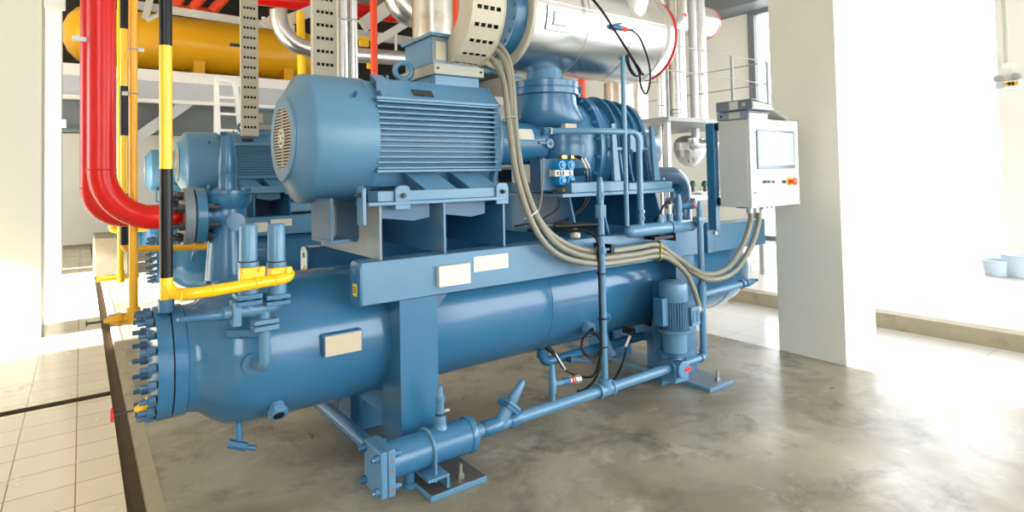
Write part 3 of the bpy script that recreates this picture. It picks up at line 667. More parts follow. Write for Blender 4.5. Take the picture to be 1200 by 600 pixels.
def pump():
    c = V((X(790, 380, PY), PY, 0)); x = c.x
    Z = lambda py: P(790, py, PY).z
    t = thing('oil_pump', 'blue upright oil pump with finned motor, standing on low pipe right end', 'pump', (x, PY, .1))
    b = M(); b.rev((x, PY, 0), (0, 0, 1), [(Z(352), .098), (Z(350), .104), (Z(335), .104), (Z(331), .098), (Z(329), .08), (Z(329) - .004, .0)], 40); b.build('fan_cover', blue_l, t)
    b = M(); b.cyl((x, PY, Z(384)), (x, PY, Z(350)), .08); mt_ = b.build('motor_body', blue, t)
    b = M()
    for i in range(32):
        a = 2 * PI * i / 32
        b.bar((x + .075 * math.cos(a), PY + .075 * math.sin(a), (Z(384) + Z(352)) / 2), (x + .099 * math.cos(a), PY + .099 * math.sin(a), (Z(384) + Z(352)) / 2), .005, Z(352) - Z(384) - .005)
    b.build('cooling_fins', blue_l, mt_)
    b = M(); b.rev((x, PY, 0), (0, 0, 1), [(Z(389), .108), (Z(388), .112), (Z(385), .112), (Z(384), .09)], 40); b.build('motor_flange', blue_l, t)
    b = M(); b.rev((x, PY, 0), (0, 0, 1), [(Z(412), .10), (Z(411), .086), (Z(389), .09)], 32); b.build('bell_housing', blue_l, t)
    b = M(); b.box(x - .1, x + .1, PY - .1, PY + .1, Z(415), Z(411)); b.build('adapter_plate', blue, t, .02)
    b = M(); b.rev((x, PY, 0), (0, 0, 1), [(Z(424), .055), (Z(415), .04)], 20); b.box(x - .075, x + .075, PY - .06, PY + .06, Z(446) + .0, Z(424)); b.cyl((x - .02, PY - .095, PZ), (x - .02, PY + .05, PZ), .06)
    pb = b.build('pump_body', blue_l, t, .008)
    for dx in (-.065, .04):
        for dz in (-.055, .055): place('pump_bolt', B_blue_s, (x + dx, PY - .06, PZ + dz), pb, AYM)
    b = M(); b.cyl((x - .09, PY, PZ), (x - .07, PY, PZ), .07); b.build('inlet_flange', blue, t, .003)
    b = M(); b.box(x - .01, x + .05, PY - .1, PY - .06, Z(430) - .012, Z(430) + .014); o = b.build('pump_label', redring, t)
    b = M(); b.box(x - .16, x - .095, PY - .03, PY + .05, Z(378), Z(346)); b.build('capacitor_box', blue, t, .004)
    xa = x + .075; b = M(); b.box(xa, xa + .10, PY - .10, PY + .02, Z(382), Z(360)); tb = b.build('terminal_box', blue_l, t, .006)
    b = M(); b.box(xa + .012, xa + .045, PY - .104, PY - .1, Z(378), Z(364)); b.box(xa + .055, xa + .09, PY - .104, PY - .1, Z(378), Z(364)); b.build('box_ribs', blue, tb)
    g = V((xa + .13, PY - .04, Z(367))); b = M(); b.cyl((xa + .09, PY - .04, g.z), g, .02, n=8); b.rev(g + V((-.02, 0, 0)), (1, 0, 0), [(0, .01), (.008, .03), (.03, .034), (.05, .026), (.058, 0)], 20); b.build('cable_gland', galv, tb)
    b = M(); b.tube([(x + .07, PY, PZ), (X(825, 420, PY), PY, PZ), (X(825, 420, PY), PY, P(825, 360, PY).z)], .026, 16, .05); b.build('outlet_pipe', blue_l, t)
    xd = X(825, 420, PY); b = M(); b.cyl((xd - .05, PY, PZ), (xd - .02, PY, PZ), .034); b.cyl((xd, PY, PZ + .03), (xd, PY, PZ + .06), .034); b.build('elbow_fitting', blue_l, t)
    return xd
XD = pump()

def riser_d():
    t = thing('valve_riser_pipe', 'blue vertical pipe with valve caps, left of the control cabinet post', 'pipe', (XD, PY, .45))
    ztop = P(824, 258, PY).z
    b = M(); b.tube([(XD, PY, P(825, 360, PY).z - .02), (XD, PY, ztop)], .024, 16); b.build('pipe', blue_l, t)
    z1, z2 = P(824, 348, PY).z, P(824, 333, PY).z
    b = M(); b.cyl((XD, PY, z1 - .02), (XD, PY, z2), .034, n=16); b.build('union_fitting', blue_l, t, .003)
    b = M(); b.cyl((XD, PY, ztop - .03), (XD, PY, ztop + .0), .032, n=6); b.box(XD - .05, XD + .05, PY - .03, PY + .03, ztop, ztop + .03); b.rev((XD, PY, ztop + .03), (0, 0, 1), [(0, .024), (.03, .022), (.05, .027), (.085, .016), (.12, .012), (.121, 0)], 16); b.build('stop_valve', blue_l, t, .002)
    # side branch at the lower valve
    zb = P(840, 341, PY).z; d = V((1, -.02, .03)).normalized(); o = V((XD, PY, zb)); 
    b = M(); b.cyl(o, o + d * .52, .026); b.build('branch_pipe', blue_l, t)
    b = M(); b.cyl(o + d * .5, o + d * .54, .038, n=8); b.cyl(o + d * .56, o + d * .6, .036, n=8); b.cyl(o + d * .5, o + d * .66, .026); b.build('branch_coupling', blue, t)
    b = M(); b.cyl(o + d * .66, o + d * .73, .014); b.build('branch_cap', darkbolt, t)
riser_d()

def manifold():
    MY = 2.83; za = P(740, 271, MY).z; x0, x1 = X(733, 272, MY), X(813, 266, MY)
    t = thing('oil_manifold', 'short blue horizontal manifold with capped ends and small valves on the beam', 'manifold', (x0, MY, za))
    b = M(); b.rev((0, MY, za), (1, 0, 0), [(x0, 0), (x0 + .006, .022), (x0 + .025, .040), (x0 + .05, .046), (x1 - .03, .046), (x1 - .012, .034), (x1, .024)], 28); b.build('header', blue_l, t)
    b = M(); b.tube([(x1 - .02, MY, za), (XD + .01, PY + .03, za + .01)], .022, 14); b.build('outlet', blue_l, t)
    xs = X(784, 270, MY); b = M(); b.tor((xs, MY, za), (1, 0, 0), .047, .006, 24, 8); b.box(xs - .09, xs + .05, 2.85, 2.9, za - .075, za - .05); b.build('clamp', blue_d, t)
    b = M(); b.box(xs - .2, xs + .03, 2.80, 2.9, za - .08, za - .055); b.box(xs + .02, xs + .032, 2.79, 2.9, za - .1, za - .04); b.build('bracket', black, t, .002)
    for px, h, kind in ((774, .05, 'b'), (785, .085, 'c'), (796, .14, 'v')):
        x = X(px, 258, MY)
        b = M(); b.cyl((x, MY, za + .035), (x, MY, za + .085), .024); b.cyl((x, MY, za + .08), (x, MY, za + .10), .028, n=6)
        if kind == 'v': b.rev((x, MY, za + .1), (0, 0, 1), [(0, .022), (.07, .026), (.11, .016), (.14, .013), (.141, 0)], 16)
        vv = b.build('branch_valve', blue_l, t)
        if kind == 'c':
            b = M(); b.cyl((x, MY, za + .1), (x, MY, za + .17), .016, n=8); b.build('sensor', plate_w, vv)
            b = M(); b.tube(spline([(x, MY, za + .165), (x - .02, MY - .01, za + .19), (x - .07, MY, za + .16), (x - .12, MY, za + .1), (x - .14, MY + .03, za + .06)]), .009, 8); b.build('sensor_cable', rubber, vv)
    x = X(796, 250, MY); z = za + .15
    b = M(); b.cyl((x, MY, z), (x + .12, MY - .02, z), .022, n=8); b.build('side_nut', blue, t)
    b = M(); b.cyl((x + .10, MY - .018, z), (x + .15, MY - .024, z), .018); b.build('side_collar', redring, t)
    b = M(); b.cyl((x + .14, MY - .022, z), (x + .2, MY - .03, z), .020, n=8); b.build('side_plug', galv, t)
    # tall instrument pipe A and bent pipe B
    xa = X(731, 120, MY); t2 = thing('instrument_post', 'slim blue vertical post with hook holding a black cable coil', 'pipe', (xa, MY, za + .02))
    b = M(); b.tube([(xa, MY, za + .04), (xa, MY, P(731, 70, MY).z)], .017, 14); b.build('post', blue_l, t2)
    b = M(); b.box(xa - .02, xa + .03, MY - .02, MY + .02, P(731, 70, MY).z, P(731, 66, MY).z); b.build('post_top', blue_l, t2, .003)
    t3 = thing('bent_oil_pipe', 'blue pipe bent downwards, from compressor shaft end to the small manifold', 'pipe', (x0 + .2, MY, za))
    xb = X(750, 220, MY); zb = P(700, 153, MY).z
    xl = X(650, 155, 2.95)
    b = M(); b.tube([(xl, 3.0, zb + .0), (X(700, 153, MY), MY + .02, zb), (xb, MY, zb), (xb, MY, za + .03)], .0215, 16, .07); b.build('pipe', blue_l, t3)
    b = M(); b.cyl((xl - .012, 3.0, zb), (xl + .012, 3.0, zb), .027, n=8); b.build('end_fitting', galv, t3)
    b = M(); b.cyl((xl - .055, 3.01, zb), (xl - .015, 3.0, zb), .028, n=6); b.cyl((xl - .03, 3.0, zb), (xl - .03, 3.05, zb - .02), .014); b.build('banjo_fitting', blue_d, t3)
    for py in (248, 256): z = P(750, py, MY).z; b = M(); b.cyl((xb, MY, z - .012), (xb, MY, z + .012), .03, n=6); b.build('pipe_nut', blue, t3)
manifold()

# vessel drain line under the shell
def drain_line():
    Y = 3.3; p = P(636, 425, Y)
    t = thing('vessel_drain_pipe', 'blue drain pipe with elbow running along beneath the big vessel', 'pipe', (p.x, Y, p.z))
    b = M(); b.tube([(p.x, Y, p.z + .18), (p.x, Y, p.z), (p.x + 1.6, Y, p.z)], .034, 18, .06); b.build('pipe', blue, t)
    b = M(); b.cyl((p.x, Y, p.z + .04), (p.x, Y, p.z + .09), .042); b.build('elbow', blue, t)
    b = M(); q = P(662, 420, Y); b.cyl(q + V((0, -.03, 0)), q + V((0, -.09, 0)), .02); b.bar(q + V((-.03, -.09, .03)), q + V((.16, -.10, -.03)), .03, .022); b.build('valve_lever', blue_d, t, .003)
    s = thing('probe_cable', 'black looped sensor cable hanging below the vessel in front of riser pipe', 'cable', p)
    a = P(640, 406, 3.05)
    b = M(); b.cyl(a, P(650, 415, 3.0), .022, .012); b.build('probe_plug', rubber, s)
    b = M(); b.tube([P(650, 414, 3.0), P(662, 433, 2.98)], .0085, 8); b.build('probe_sleeve', plate_w, s)
    b = M(); b.tube(spline([P(649, 413, 3.0), P(662, 433, 2.98), P(680, 441, 2.95), P(695, 440, 2.9), P(703, 420, 2.86), P(705, 395, 2.84)]), .0075, 8); b.build('cable', rubber, s)
    s = thing('coiled_cable', 'black cable coiled in one round loop from the hexagonal sight glass', 'cable', P(694, 410, 2.95))
    b = M(); b.tube(spline([P(692, 388, 2.99), P(684, 396, 2.96), P(682, 408, 2.94), P(690, 418, 2.93), P(701, 416, 2.92), P(705, 404, 2.91), P(700, 393, 2.92), P(693, 389, 2.93)]) , .010, 8); b.build('cable_loop', rubber, s)
    b = M(); b.tube(spline([P(705, 405, 2.9), P(705, 425, 2.88), P(697, 445, 2.86), P(686, 456, 2.84), P(677, 459, 2.82)]), .009, 8); b.build('cable_tail', rubber, s)
    s = thing('level_probe', 'black plug with short cable hanging between vessel and pump', 'probe', P(738, 387, 3.05))
    b = M(); b.cyl(P(731, 386, 3.08), P(743, 388, 3.0), .026, .020); b.build('plug', rubber, s)
    b = M(); b.tube([P(738, 394, 3.0), P(733, 406, 2.98)], .010, 8); b.build('sleeve', plate_w, s)
    b = M(); b.tube(spline([P(741, 388, 3.0), P(737, 396, 3.0), P(731, 420, 2.96), P(724, 438, 2.9), P(718, 446, 2.84)]), .0075, 8); b.build('cable', rubber, s)
drain_line()

# relief valve set on the near end
def relief():
    Y = 2.93
    t = thing('relief_valve_set', 'two upright blue relief valves on pipe fittings, in front of the vessel', 'relief valves', P(300, 400, Y))
    for px in (291, 324):
        x = X(px, 300, Y); z0, z1 = P(px, 346, Y).z, P(px, 262, Y).z
        zm = P(px, 306, Y).z
        b = M(); b.rev((x, Y, 0), (0, 0, 1), [(z0, .045), (zm - .004, .045), (zm, .040), (z1 - .012, .040), (z1 - .004, .036), (z1, .03), (z1, 0)], 28); v = b.build('valve_body', blue_l, t)
        b = M(); b.tor((x, Y, zm), (0, 0, 1), .041, .0035, 24, 6); b.build('body_ring', darkbolt, v)
        b = M(); b.box(x - .06, x + .05, Y - .055, Y + .05, z0 - .012, z0 + .012); b.box(x - .06, x + .05, Y - .055, Y + .05, z0 - .04, z0 - .018); b.build('inlet_flange', blue, v, .004)
    xa, xb = X(262, 362, Y), X(324, 354, Y); z = P(300, 362, Y).z
    b = M(); b.tube([(xa, Y, z), (xb, Y, z), (xb, Y, P(324, 348, Y).z)], .030, 18, .03); b.cyl((X(291, 357, Y), Y, z), (X(291, 357, Y), Y, P(291, 348, Y).z), .03); b.build('header_pipe', blue_l, t)
    x = X(276, 364, Y); b = M(); b.box(x - .018, x + .018, Y - .045, Y + .045, z - .06, z + .05); b.build('union_flange', blue_l, t, .004)
    b = M(); b.rev((X(256, 367, Y), Y, z - .004), (-1, 0, .02), [(-.06, .026), (0, .028), (.008, .024), (.16, .011), (.165, 0)], 18); b.build('test_valve_cap', blue, t)
    x = X(310, 380, Y); z2 = P(310, 378, Y).z; z3 = P(310, 432, Y).z
    b = M(); b.box(x - .055, x + .055, Y - .05, Y + .05, z2 - .03, z2 - .006); b.box(x - .055, x + .055, Y - .05, Y + .05, z2, z2 + .022); b.build('drop_flange', blue_l, t, .004)
    b = M(); b.cyl((x, Y, z2), (x, Y, z + .02), .026); b.tube([(x, Y, z2 - .01), (x, Y, z3), (x - .03, 3.12, z3 + .01)], .026, 16, .05); b.build('drop_pipe', blue_l, t)
    b = M(); b.bar((x - .14, 3.05, z2 - .05), (x + .03, Y, z2 - .055), .012, .03); b.bar((x - .0, Y + .01, z2 - .075), (x + .07, 3.0, z2 - .045), .01, .03); b.build('support_strap', blue, t)
    # yellow vent line
    x0 = X(195, 345, Y); zc = P(198, 345, Y).z; zr = P(325, 326, Y - .06).z
    t2 = thing('hazard_banded_vent_pipe', 'black and yellow banded vertical vent pipe with yellow branch to the relief valves', 'pipe', (x0, Y, zc))
    R = .0255
    zt = 7.2
    bands = [zc + .07, P(195, 325, Y).z, P(195, 198, Y).z, P(195, 54, Y).z]
    lo = bands[1]; step = bands[3] - bands[2]
    edges = [lo, bands[2], bands[3]]
    while edges[-1] < zt: edges.append(edges[-1] + step)
    for i, (a, c) in enumerate(zip(edges, edges[1:])):
        b = M(); b.cyl((x0, Y, a), (x0, Y, min(c, zt)), R, n=24); b.build('pipe_band', black if i % 2 == 0 else yellow, t2)
    ye = Y - .08
    xe = X(341, 326, ye)
    b = M(); b.tube([(x0, Y, lo), (x0, Y, zc), (x0 + .1, ye, zc + .003), (xe, ye, zr + .0), (xe + .005, Y - .03, zr + .01)], R, 20, .075); b.build('branch_pipe', yellow, t2)
    for px in (297, 329):
        x = X(px - 1, 320, Y - .06); zz = P(px, 322, Y - .06).z
        b = M(); b.box(x - .055, x + .055, Y - .072, Y - .046, zz - .03, zz + .035); fl = b.build('outlet_flange', yellow, t2, .006)
        for dx in (-.035, .035): place('flange_bolt', bolt_yel, (x + dx, Y - .072, zz + .02), fl, AYM)
    for px in (212, 250, 300, 322):
        x = X(px, 338, ye); zz = zc + (zr - zc) * (x - x0) / (xe - x0); b = M(); b.tor((x, ye, zz), (1, 0, 0), R, .0035, 20, 6); b.build('weld_ring', yellow, t2)
bolt_yel = bolt_mesh('bolt_yellow', yellow, .014, .012)
relief()

# ================================================================== control cabinet, binders, conduits
def cabinet():
    x0, x1, yf, yb, z0, z1 = 4.11, 4.825, 2.5, 2.775, 1.32, 2.0
    t = thing('control_cabinet', 'light grey control cabinet with touch screen and red emergency button on a blue post', 'control cabinet', (4.12, 2.86, .95))
    b = M(); b.box(x0, x1, yf + .025, yb, z0, z1); cab = b.build('housing', cab_m, t, .004)
    b = M(); b.box(x0 + .001, x1, yf, yf + .022, z0 - .004, z1 + .004); d = b.build('door', cab_d, t, .004)
    A, C = P(887, 198, yf), P(929, 154, yf)
    b = M(); b.box(A.x, C.x, yf - .012, yf, A.z, C.z); bz = b.build('screen_bezel', bezel_m, d, .003)
    b = M(); b.box(A.x + .02, C.x - .02, yf - .0135, yf - .011, A.z + .028, C.z - .02); b.build('screen', screen_m, d)
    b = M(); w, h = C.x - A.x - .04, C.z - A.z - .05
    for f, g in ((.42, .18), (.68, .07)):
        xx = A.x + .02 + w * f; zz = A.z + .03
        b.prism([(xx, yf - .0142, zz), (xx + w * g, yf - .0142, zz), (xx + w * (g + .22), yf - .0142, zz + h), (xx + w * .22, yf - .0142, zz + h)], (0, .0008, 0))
    b.build('screen_stripe', stripe_m, d)  # two pale diagonal stripes laid over the screen
    for py in (155, 226):
        p = P(884.5, py, yf); b = M(); b.box(p.x - .012, p.x + .014, yf - .006, yf, p.z - .014, p.z + .014); lk = b.build('door_lock', galv, d, .002)
        b = M(); b.cyl((p.x + .002, yf - .009, p.z), (p.x + .002, yf - .005, p.z), .007, n=10); b.build('lock_core', black, lk)
    for px, mt_, r in ((894.5, black, .012), (899.5, green, .012), (905, redring, .012), (917, black, .014)):
        p = P(px, 213, yf); b = M(); b.cyl((p.x, yf - .012, p.z), (p.x, yf, p.z), r + .004); bt = b.build('push_button', galv, d)
        b = M(); b.cyl((p.x, yf - .022, p.z), (p.x, yf - .008, p.z), r); b.build('button_cap', mt_, bt)
    p = P(924.5, 212.5, yf); b = M(); b.cyl((p.x, yf - .012, p.z), (p.x, yf, p.z), .036); es = b.build('emergency_button', sticker, d)
    b = M(); b.rev((p.x, yf - .012, p.z), (0, -1, 0), [(0, .018), (.028, .018), (.03, .030), (.045, .030), (.05, .022)], 20); b.build('mushroom_cap', orange, es)
    b = M(); b.box(4.085, 4.145, 2.80, 2.875, 1.13, 1.99); po = b.build('post', blue, t, .004)
    b = M(); b.prism([(4.05, 2.86, 1.19), (4.21, 2.86, 1.19), (4.21, 2.86, 1.11), (4.14, 2.86, .945), (4.05, 2.86, .945)], (0, .04, 0)); br = b.build('post_bracket', blue, t, .004)
    place('bracket_bolt', bolt_mesh('bracket_bolt', steel, .018, .014), (4.15, 2.86, 1.10), br, AYM)
    for z in (1.96, 1.36): b = M(); b.cyl((4.13, 2.77, z), (4.13, 2.81, z), .034); b.build('rubber_mount', rubber, t)
    for x in (4.16, 4.24): b = M(); b.cyl((x, 2.55, z0), (x, 2.55, z0 - .045), .026, n=8); b.build('cable_gland', galv, t)
    for x in (4.36, 4.43, 4.5): b = M(); b.cyl((x, 2.56, z0), (x, 2.56, z0 - .025), .016, n=8); b.build('blind_gland', galv, t)
    b = M(); b.box(4.3, 4.6, 2.68, 2.76, z0 - .02, z0); b.build('cable_entry_plate', black, t, .004)
cabinet()
def binder(name, label, x0, x1, y0, y1, z0, h, cover, tilt, holepx, labs):
    t = thing(name, label, 'binder', (x0, y0, z0), 'lever arch binders on the control cabinet')
    b = M(); b.box(x0, x1, y0, y1, z0, z0 + .004); b.build('lower_cover', cover, t)
    b = M(); b.hull8([V((x0, y0, z0 + h - .005)), V((x1, y0, z0 + h - .005 - tilt)), V((x1, y1, z0 + h - .005 - tilt)), V((x0, y1, z0 + h - .005)), V((x0, y0, z0 + h)), V((x1, y0, z0 + h - tilt)), V((x1, y1, z0 + h - tilt)), V((x0, y1, z0 + h))]); b.build('upper_cover', cover, t)
    b = M(); b.box(x0 - .004, x0, y0, y1, z0, z0 + h); sp = b.build('spine', cover, t, .001)
    ym = y0 + (y1 - y0) * holepx
    b = M(); b.pipe((x0 - .006, ym, z0 + h * .5), (1, 0, 0), .015, .010, .003); b.build('finger_ring', galv, sp)
    b = M(); b.cyl((x0 - .005, ym, z0 + h * .5), (x0 - .0035, ym, z0 + h * .5), .010); b.build('finger_hole', black if holepx > .5 else plate_w, sp)
    b = M(); b.box(x0 - .0055, x0 - .0035, y0 + (y1 - y0) * labs[0], y0 + (y1 - y0) * labs[1], z0 + .008, z0 + h - .008); b.build('spine_label', plate_w, sp)
    b = M()
    for k in range(7):
        zz = z0 + .007 + k * (h - .02) / 7; sh = random.uniform(-.012, .015)
        b.hull8([V((x0 + .03, y0 + .012 + sh * .4, zz)), V((x1 + sh, y0 + .012, zz - tilt * .3 * k / 7)), V((x1 + sh, y1 - .012, zz - tilt * .3 * k / 7)), V((x0 + .03, y1 - .012, zz)), V((x0 + .03, y0 + .012 + sh * .4, zz + .004)), V((x1 + sh, y0 + .012, zz + .004 - tilt * .3 * k / 7)), V((x1 + sh, y1 - .012, zz + .004 - tilt * .3 * k / 7)), V((x0 + .03, y1 - .012, zz + .004))])
    b.build('pages', paper_m, t)
binder('ring_binder', 'lower blue-grey ring binder lying flat directly on the control cabinet', 4.125, 4.42, 2.515, 2.79, 2.006, .062, binder_l, .012, .85, (.25, .6))
binder('ring_binder', 'upper dark grey ring binder with loose pages, topmost on the control cabinet', 4.09, 4.40, 2.46, 2.77, 2.072, .078, binder_m, .03, .22, (.38, .62))
b = M()
pts = [P(905, 118, 2.55), P(921, 113, 2.6), P(931, 120, 2.55), P(938, 139, 2.47), P(915, 128, 2.5)]
for k in range(3):
    o_ = V((.012 * k, .01 * k, -.006 * k)); a_, b_, c_, d_ = V((4.43, 2.50, 2.105)), V((4.66, 2.49, 2.02)), V((4.69, 2.70, 2.03)), V((4.45, 2.72, 2.115))
    b.hull8([q + o_ for q in (a_, b_, c_, d_)] + [q + o_ + V((0, 0, .002)) for q in (a_, b_, c_, d_)])
tag(b.build('loose_papers', paper_m), 'grey-white loose pages sliding down beside the binders on the cabinet', 'paper')

def conduits():
    L = 'grey flexible conduit '
    C = [
        ('sweeping down from the tray, left of two ending beneath the cabinet', [(574, 55, 3.18), (588, 66, 3.12), (596, 90, 3.06), (601, 150, 3.0), (610, 205, 2.93), (632, 258, 2.85), (660, 284, 2.82), (700, 295, 2.80), (745, 290, 2.82), (771, 287, 2.83), (795, 303, 2.80), (825, 321, 2.68), (852, 314, 2.62), (870, 288, 2.58), (879, 262, 2.56), (880, 247, 2.55)], .0205),
        ('sweeping down from the tray, right of two ending beneath the cabinet', [(580, 48, 3.18), (594, 66, 3.12), (600, 95, 3.05), (604, 150, 2.99), (613, 210, 2.91), (634, 263, 2.83), (660, 291, 2.80), (700, 302, 2.78), (745, 298, 2.82), (772, 294, 2.83), (798, 309, 2.80), (828, 327, 2.66), (858, 320, 2.61), (878, 293, 2.57), (888, 265, 2.55), (890, 247, 2.55)], .0205),
        ('sweeping down from the tray, the one that ends at the pump motor', [(568, 62, 3.18), (580, 74, 3.12), (590, 95, 3.05), (597, 150, 2.98), (606, 208, 2.90), (626, 266, 2.82), (655, 299, 2.79), (700, 309, 2.77), (745, 304, 2.82), (772, 300, 2.83), (790, 307, 2.80), (806, 323, 2.75), (814, 342, 2.72), (819, 358, 2.72), (822, 364, 2.72)], .0195),
    ]
    for lb, pts, r in C:
        b = M(); b.tube(spline([P(*p) for p in pts], 12), r, 14); tag(b.build('flexible_conduit', conduit_m), L + lb, 'conduit', 'flexible conduits on the front machine')
    t = thing('conduit_clamp', 'brass clamp stack holding the three grey conduits on the beam', 'clamp', P(772, 294, 2.83))
    for py in (287, 294, 300):
        q = P(772, py, 2.83); b = M(); b.tor(q, (1, 0, 0), .024, .008, 20, 8); b.build('clamp_ring', brass, t)
    q = P(772, 294, 2.86); b = M(); b.box(q.x - .012, q.x + .012, 2.852, 2.9, q.z - .07, q.z + .07); b.build('clamp_rail', brass, t)
    b = M(); q = P(622, 252, 2.86); b.tor(q, (.45, -.3, -.8), .048, .005, 24, 8); tag(b.build('cable_tie', plate_w), 'white cable tie around the hanging grey conduits', 'cable tie')
    b = M(); q = P(596, 138, 3.0); b.tor(q, (.15, -.1, -1), .042, .003, 24, 8); tag(b.build('cable_tie', galv), 'thin pale tie around the upper grey conduits near the coupling guard', 'cable tie')
conduits()

b = M(); b.tube([P(567, 83, 3.16), P(576, 84, 3.16), P(612, 90, 3.16)], .011, 12); b.cyl(P(566, 83, 3.16), P(573, 84, 3.16), .018, n=8); tag(b.build('lubrication_pipe', blue_l), 'thin short blue pipe from terminal box edge toward the suction neck', 'pipe')
# small bottle on the beam
p = P(674, 273, 2.97); t = thing('plastic_fitting', 'small translucent white plastic bottle standing on the beam', 'bottle', (p.x, 2.97, 1.168))
b = M(); b.cyl((p.x, 2.97, 1.169), (p.x, 2.97, 1.20), .035, n=20); b.build('bottle', plate_w, t, .004)
b = M(); b.cyl((p.x, 2.97, 1.198), (p.x, 2.97, 1.235), .015, n=16); b.build('bottle_neck', plate_w, t)
b = M(); b.tube(spline([(p.x, 2.97, 1.23), (p.x - .05, 2.97, 1.26), (p.x - .2, 2.97, 1.27), (p.x - .35, 3.0, 1.25)]), .005, 8); b.build('hose', conduit_m, t)

# ================================================================== red pipe + angle stop valve (near machine)
def red_line():
    Y = 3.65; r = .062
    xv = X(119, 150, Y); zh = P(170, 256, Y).z; xf = X(213, 255, Y)
    t = thing('red_pipe', 'thick red pipe, nearer of two, descending and bending to the flanged valve', 'pipe', (xv, Y, zh))
    b = M(); b.tube([(xv, Y, 7.2), (xv, Y, zh), (xf - .06, Y, zh)], r, 36, .26, 14); b.build('pipe', red, t)
    b = M(); b.tor((xv, Y, zh + .26), (0, 0, 1), r, .004, 36, 6); b.tor((xv + .26, Y, zh), (1, 0, 0), r, .004, 36, 6); b.build('weld_ring', red, t)
    b = M(); b.rev((0, Y, zh), (1, 0, 0), [(xf - .09, r), (xf - .06, r * 1.0), (xf - .02, r * .8), (xf + .01, r * .8)], 36); b.build('neck', red, t)
    b = M(); b.cyl((xf, Y, zh), (xf + .05, Y, zh), .155, n=40); fl = b.build('pipe_flange', stand_m, t, .004)
    for i in range(8):
        a = 2 * PI * (i + .5) / 8; place('flange_bolt', B_dark_big, (xf, Y + .122 * math.cos(a), zh + .122 * math.sin(a)), fl, AXM)
    b = M(); q = P(88, 45, Y); b.bar((xv - r, Y, q.z), (xv - r - .06, Y, q.z), .012, .022); b.build('pipe_hanger', galv, t)
    # second red pipe close behind
    Y2 = 4.15; x2 = X(109, 200, Y2); z2 = P(115, 255, Y2).z
    t2 = thing('red_pipe', 'thick red pipe mostly hidden behind the nearer red pipe', 'pipe', (x2, Y2, z2))
    b = M(); b.tube([(x2, Y2, 7.2), (x2, Y2, z2), (x2 + .8, Y2, z2)], r, 36, .17, 14); b.build('pipe', red, t2)
    b = M(); b.tor((x2, Y2, z2 + .17), (0, 0, 1), r, .004, 36, 6); b.build('weld_ring', red, t2)
    # angle valve
    xq = X(267, 250, Y)
    v = thing('angle_stop_valve', 'tall blue stop valve with bolted flange and tapered cap, right of red pipe', 'valve', (xq, Y, 1.09))
    b = M(); b.cyl((xf + .058, Y, zh), (xf + .11, Y, zh), .155, n=40); f2 = b.build('inlet_flange', blue, v, .004)
    b = M(); b.cyl((xf + .049, Y, zh), (xf + .06, Y, zh), .15, n=40); b.build('gasket', gasket, f2)
    for i in range(8):
        a = 2 * PI * (i + .5) / 8; place('flange_bolt', B_dark_big, (xf + .11, Y + .122 * math.cos(a), zh + .122 * math.sin(a)), f2, AXP)
    b = M(); b.rev((0, Y, zh), (1, 0, 0), [(xf + .1, .095), (xf + .16, .08), (xq - .05, .10), (xq, .105)], 32)
    b.rev((xq, Y, 0), (0, 0, 1), [(zh - .36, .118), (zh - .22, .108), (zh - .1, .096), (zh + .05, .10), (zh + .13, .10)], 36); b.build('valve_body', blue, v, ang=60)
    zf = P(270, 236, Y).z; zg = P(270, 223, Y).z
    b = M(); b.rev((xq, Y, 0), (0, 0, 1), [(zf - .04, .10), (zf, .128), (zf + .03, .132), (zf + .034, .127), (zf + .04, .127), (zf + .044, .132), (zg, .132)], 36); bf = b.build('bonnet_flange', blue, v)
    for i in range(8): a = 2 * PI * i / 8; place('bonnet_bolt', B_blue_s, (xq + .115 * math.cos(a), Y + .115 * math.sin(a), zg), bf)
    zt_ = P(270, 160, Y).z; zk = P(270, 203, Y).z
    b = M(); b.rev((xq, Y, 0), (0, 0, 1), [(zg, .048), (zk - .004, .048), (zk, .045), (zk + .006, .048), (zk + .08, .047), (zt_ - .01, .030), (zt_, .025), (zt_, 0)], 28); b.build('tapered_cap', blue, v)
    b = M(); b.cyl((xq + .02, Y - .115, zh - .04), (xq + .02, Y + .0, zh - .04), .05, n=32); b.build('side_boss', blue, v)
B_dark_big = bolt_mesh('bolt_dark_big', darkbolt, .026, .03, .03, .014)
red_line()

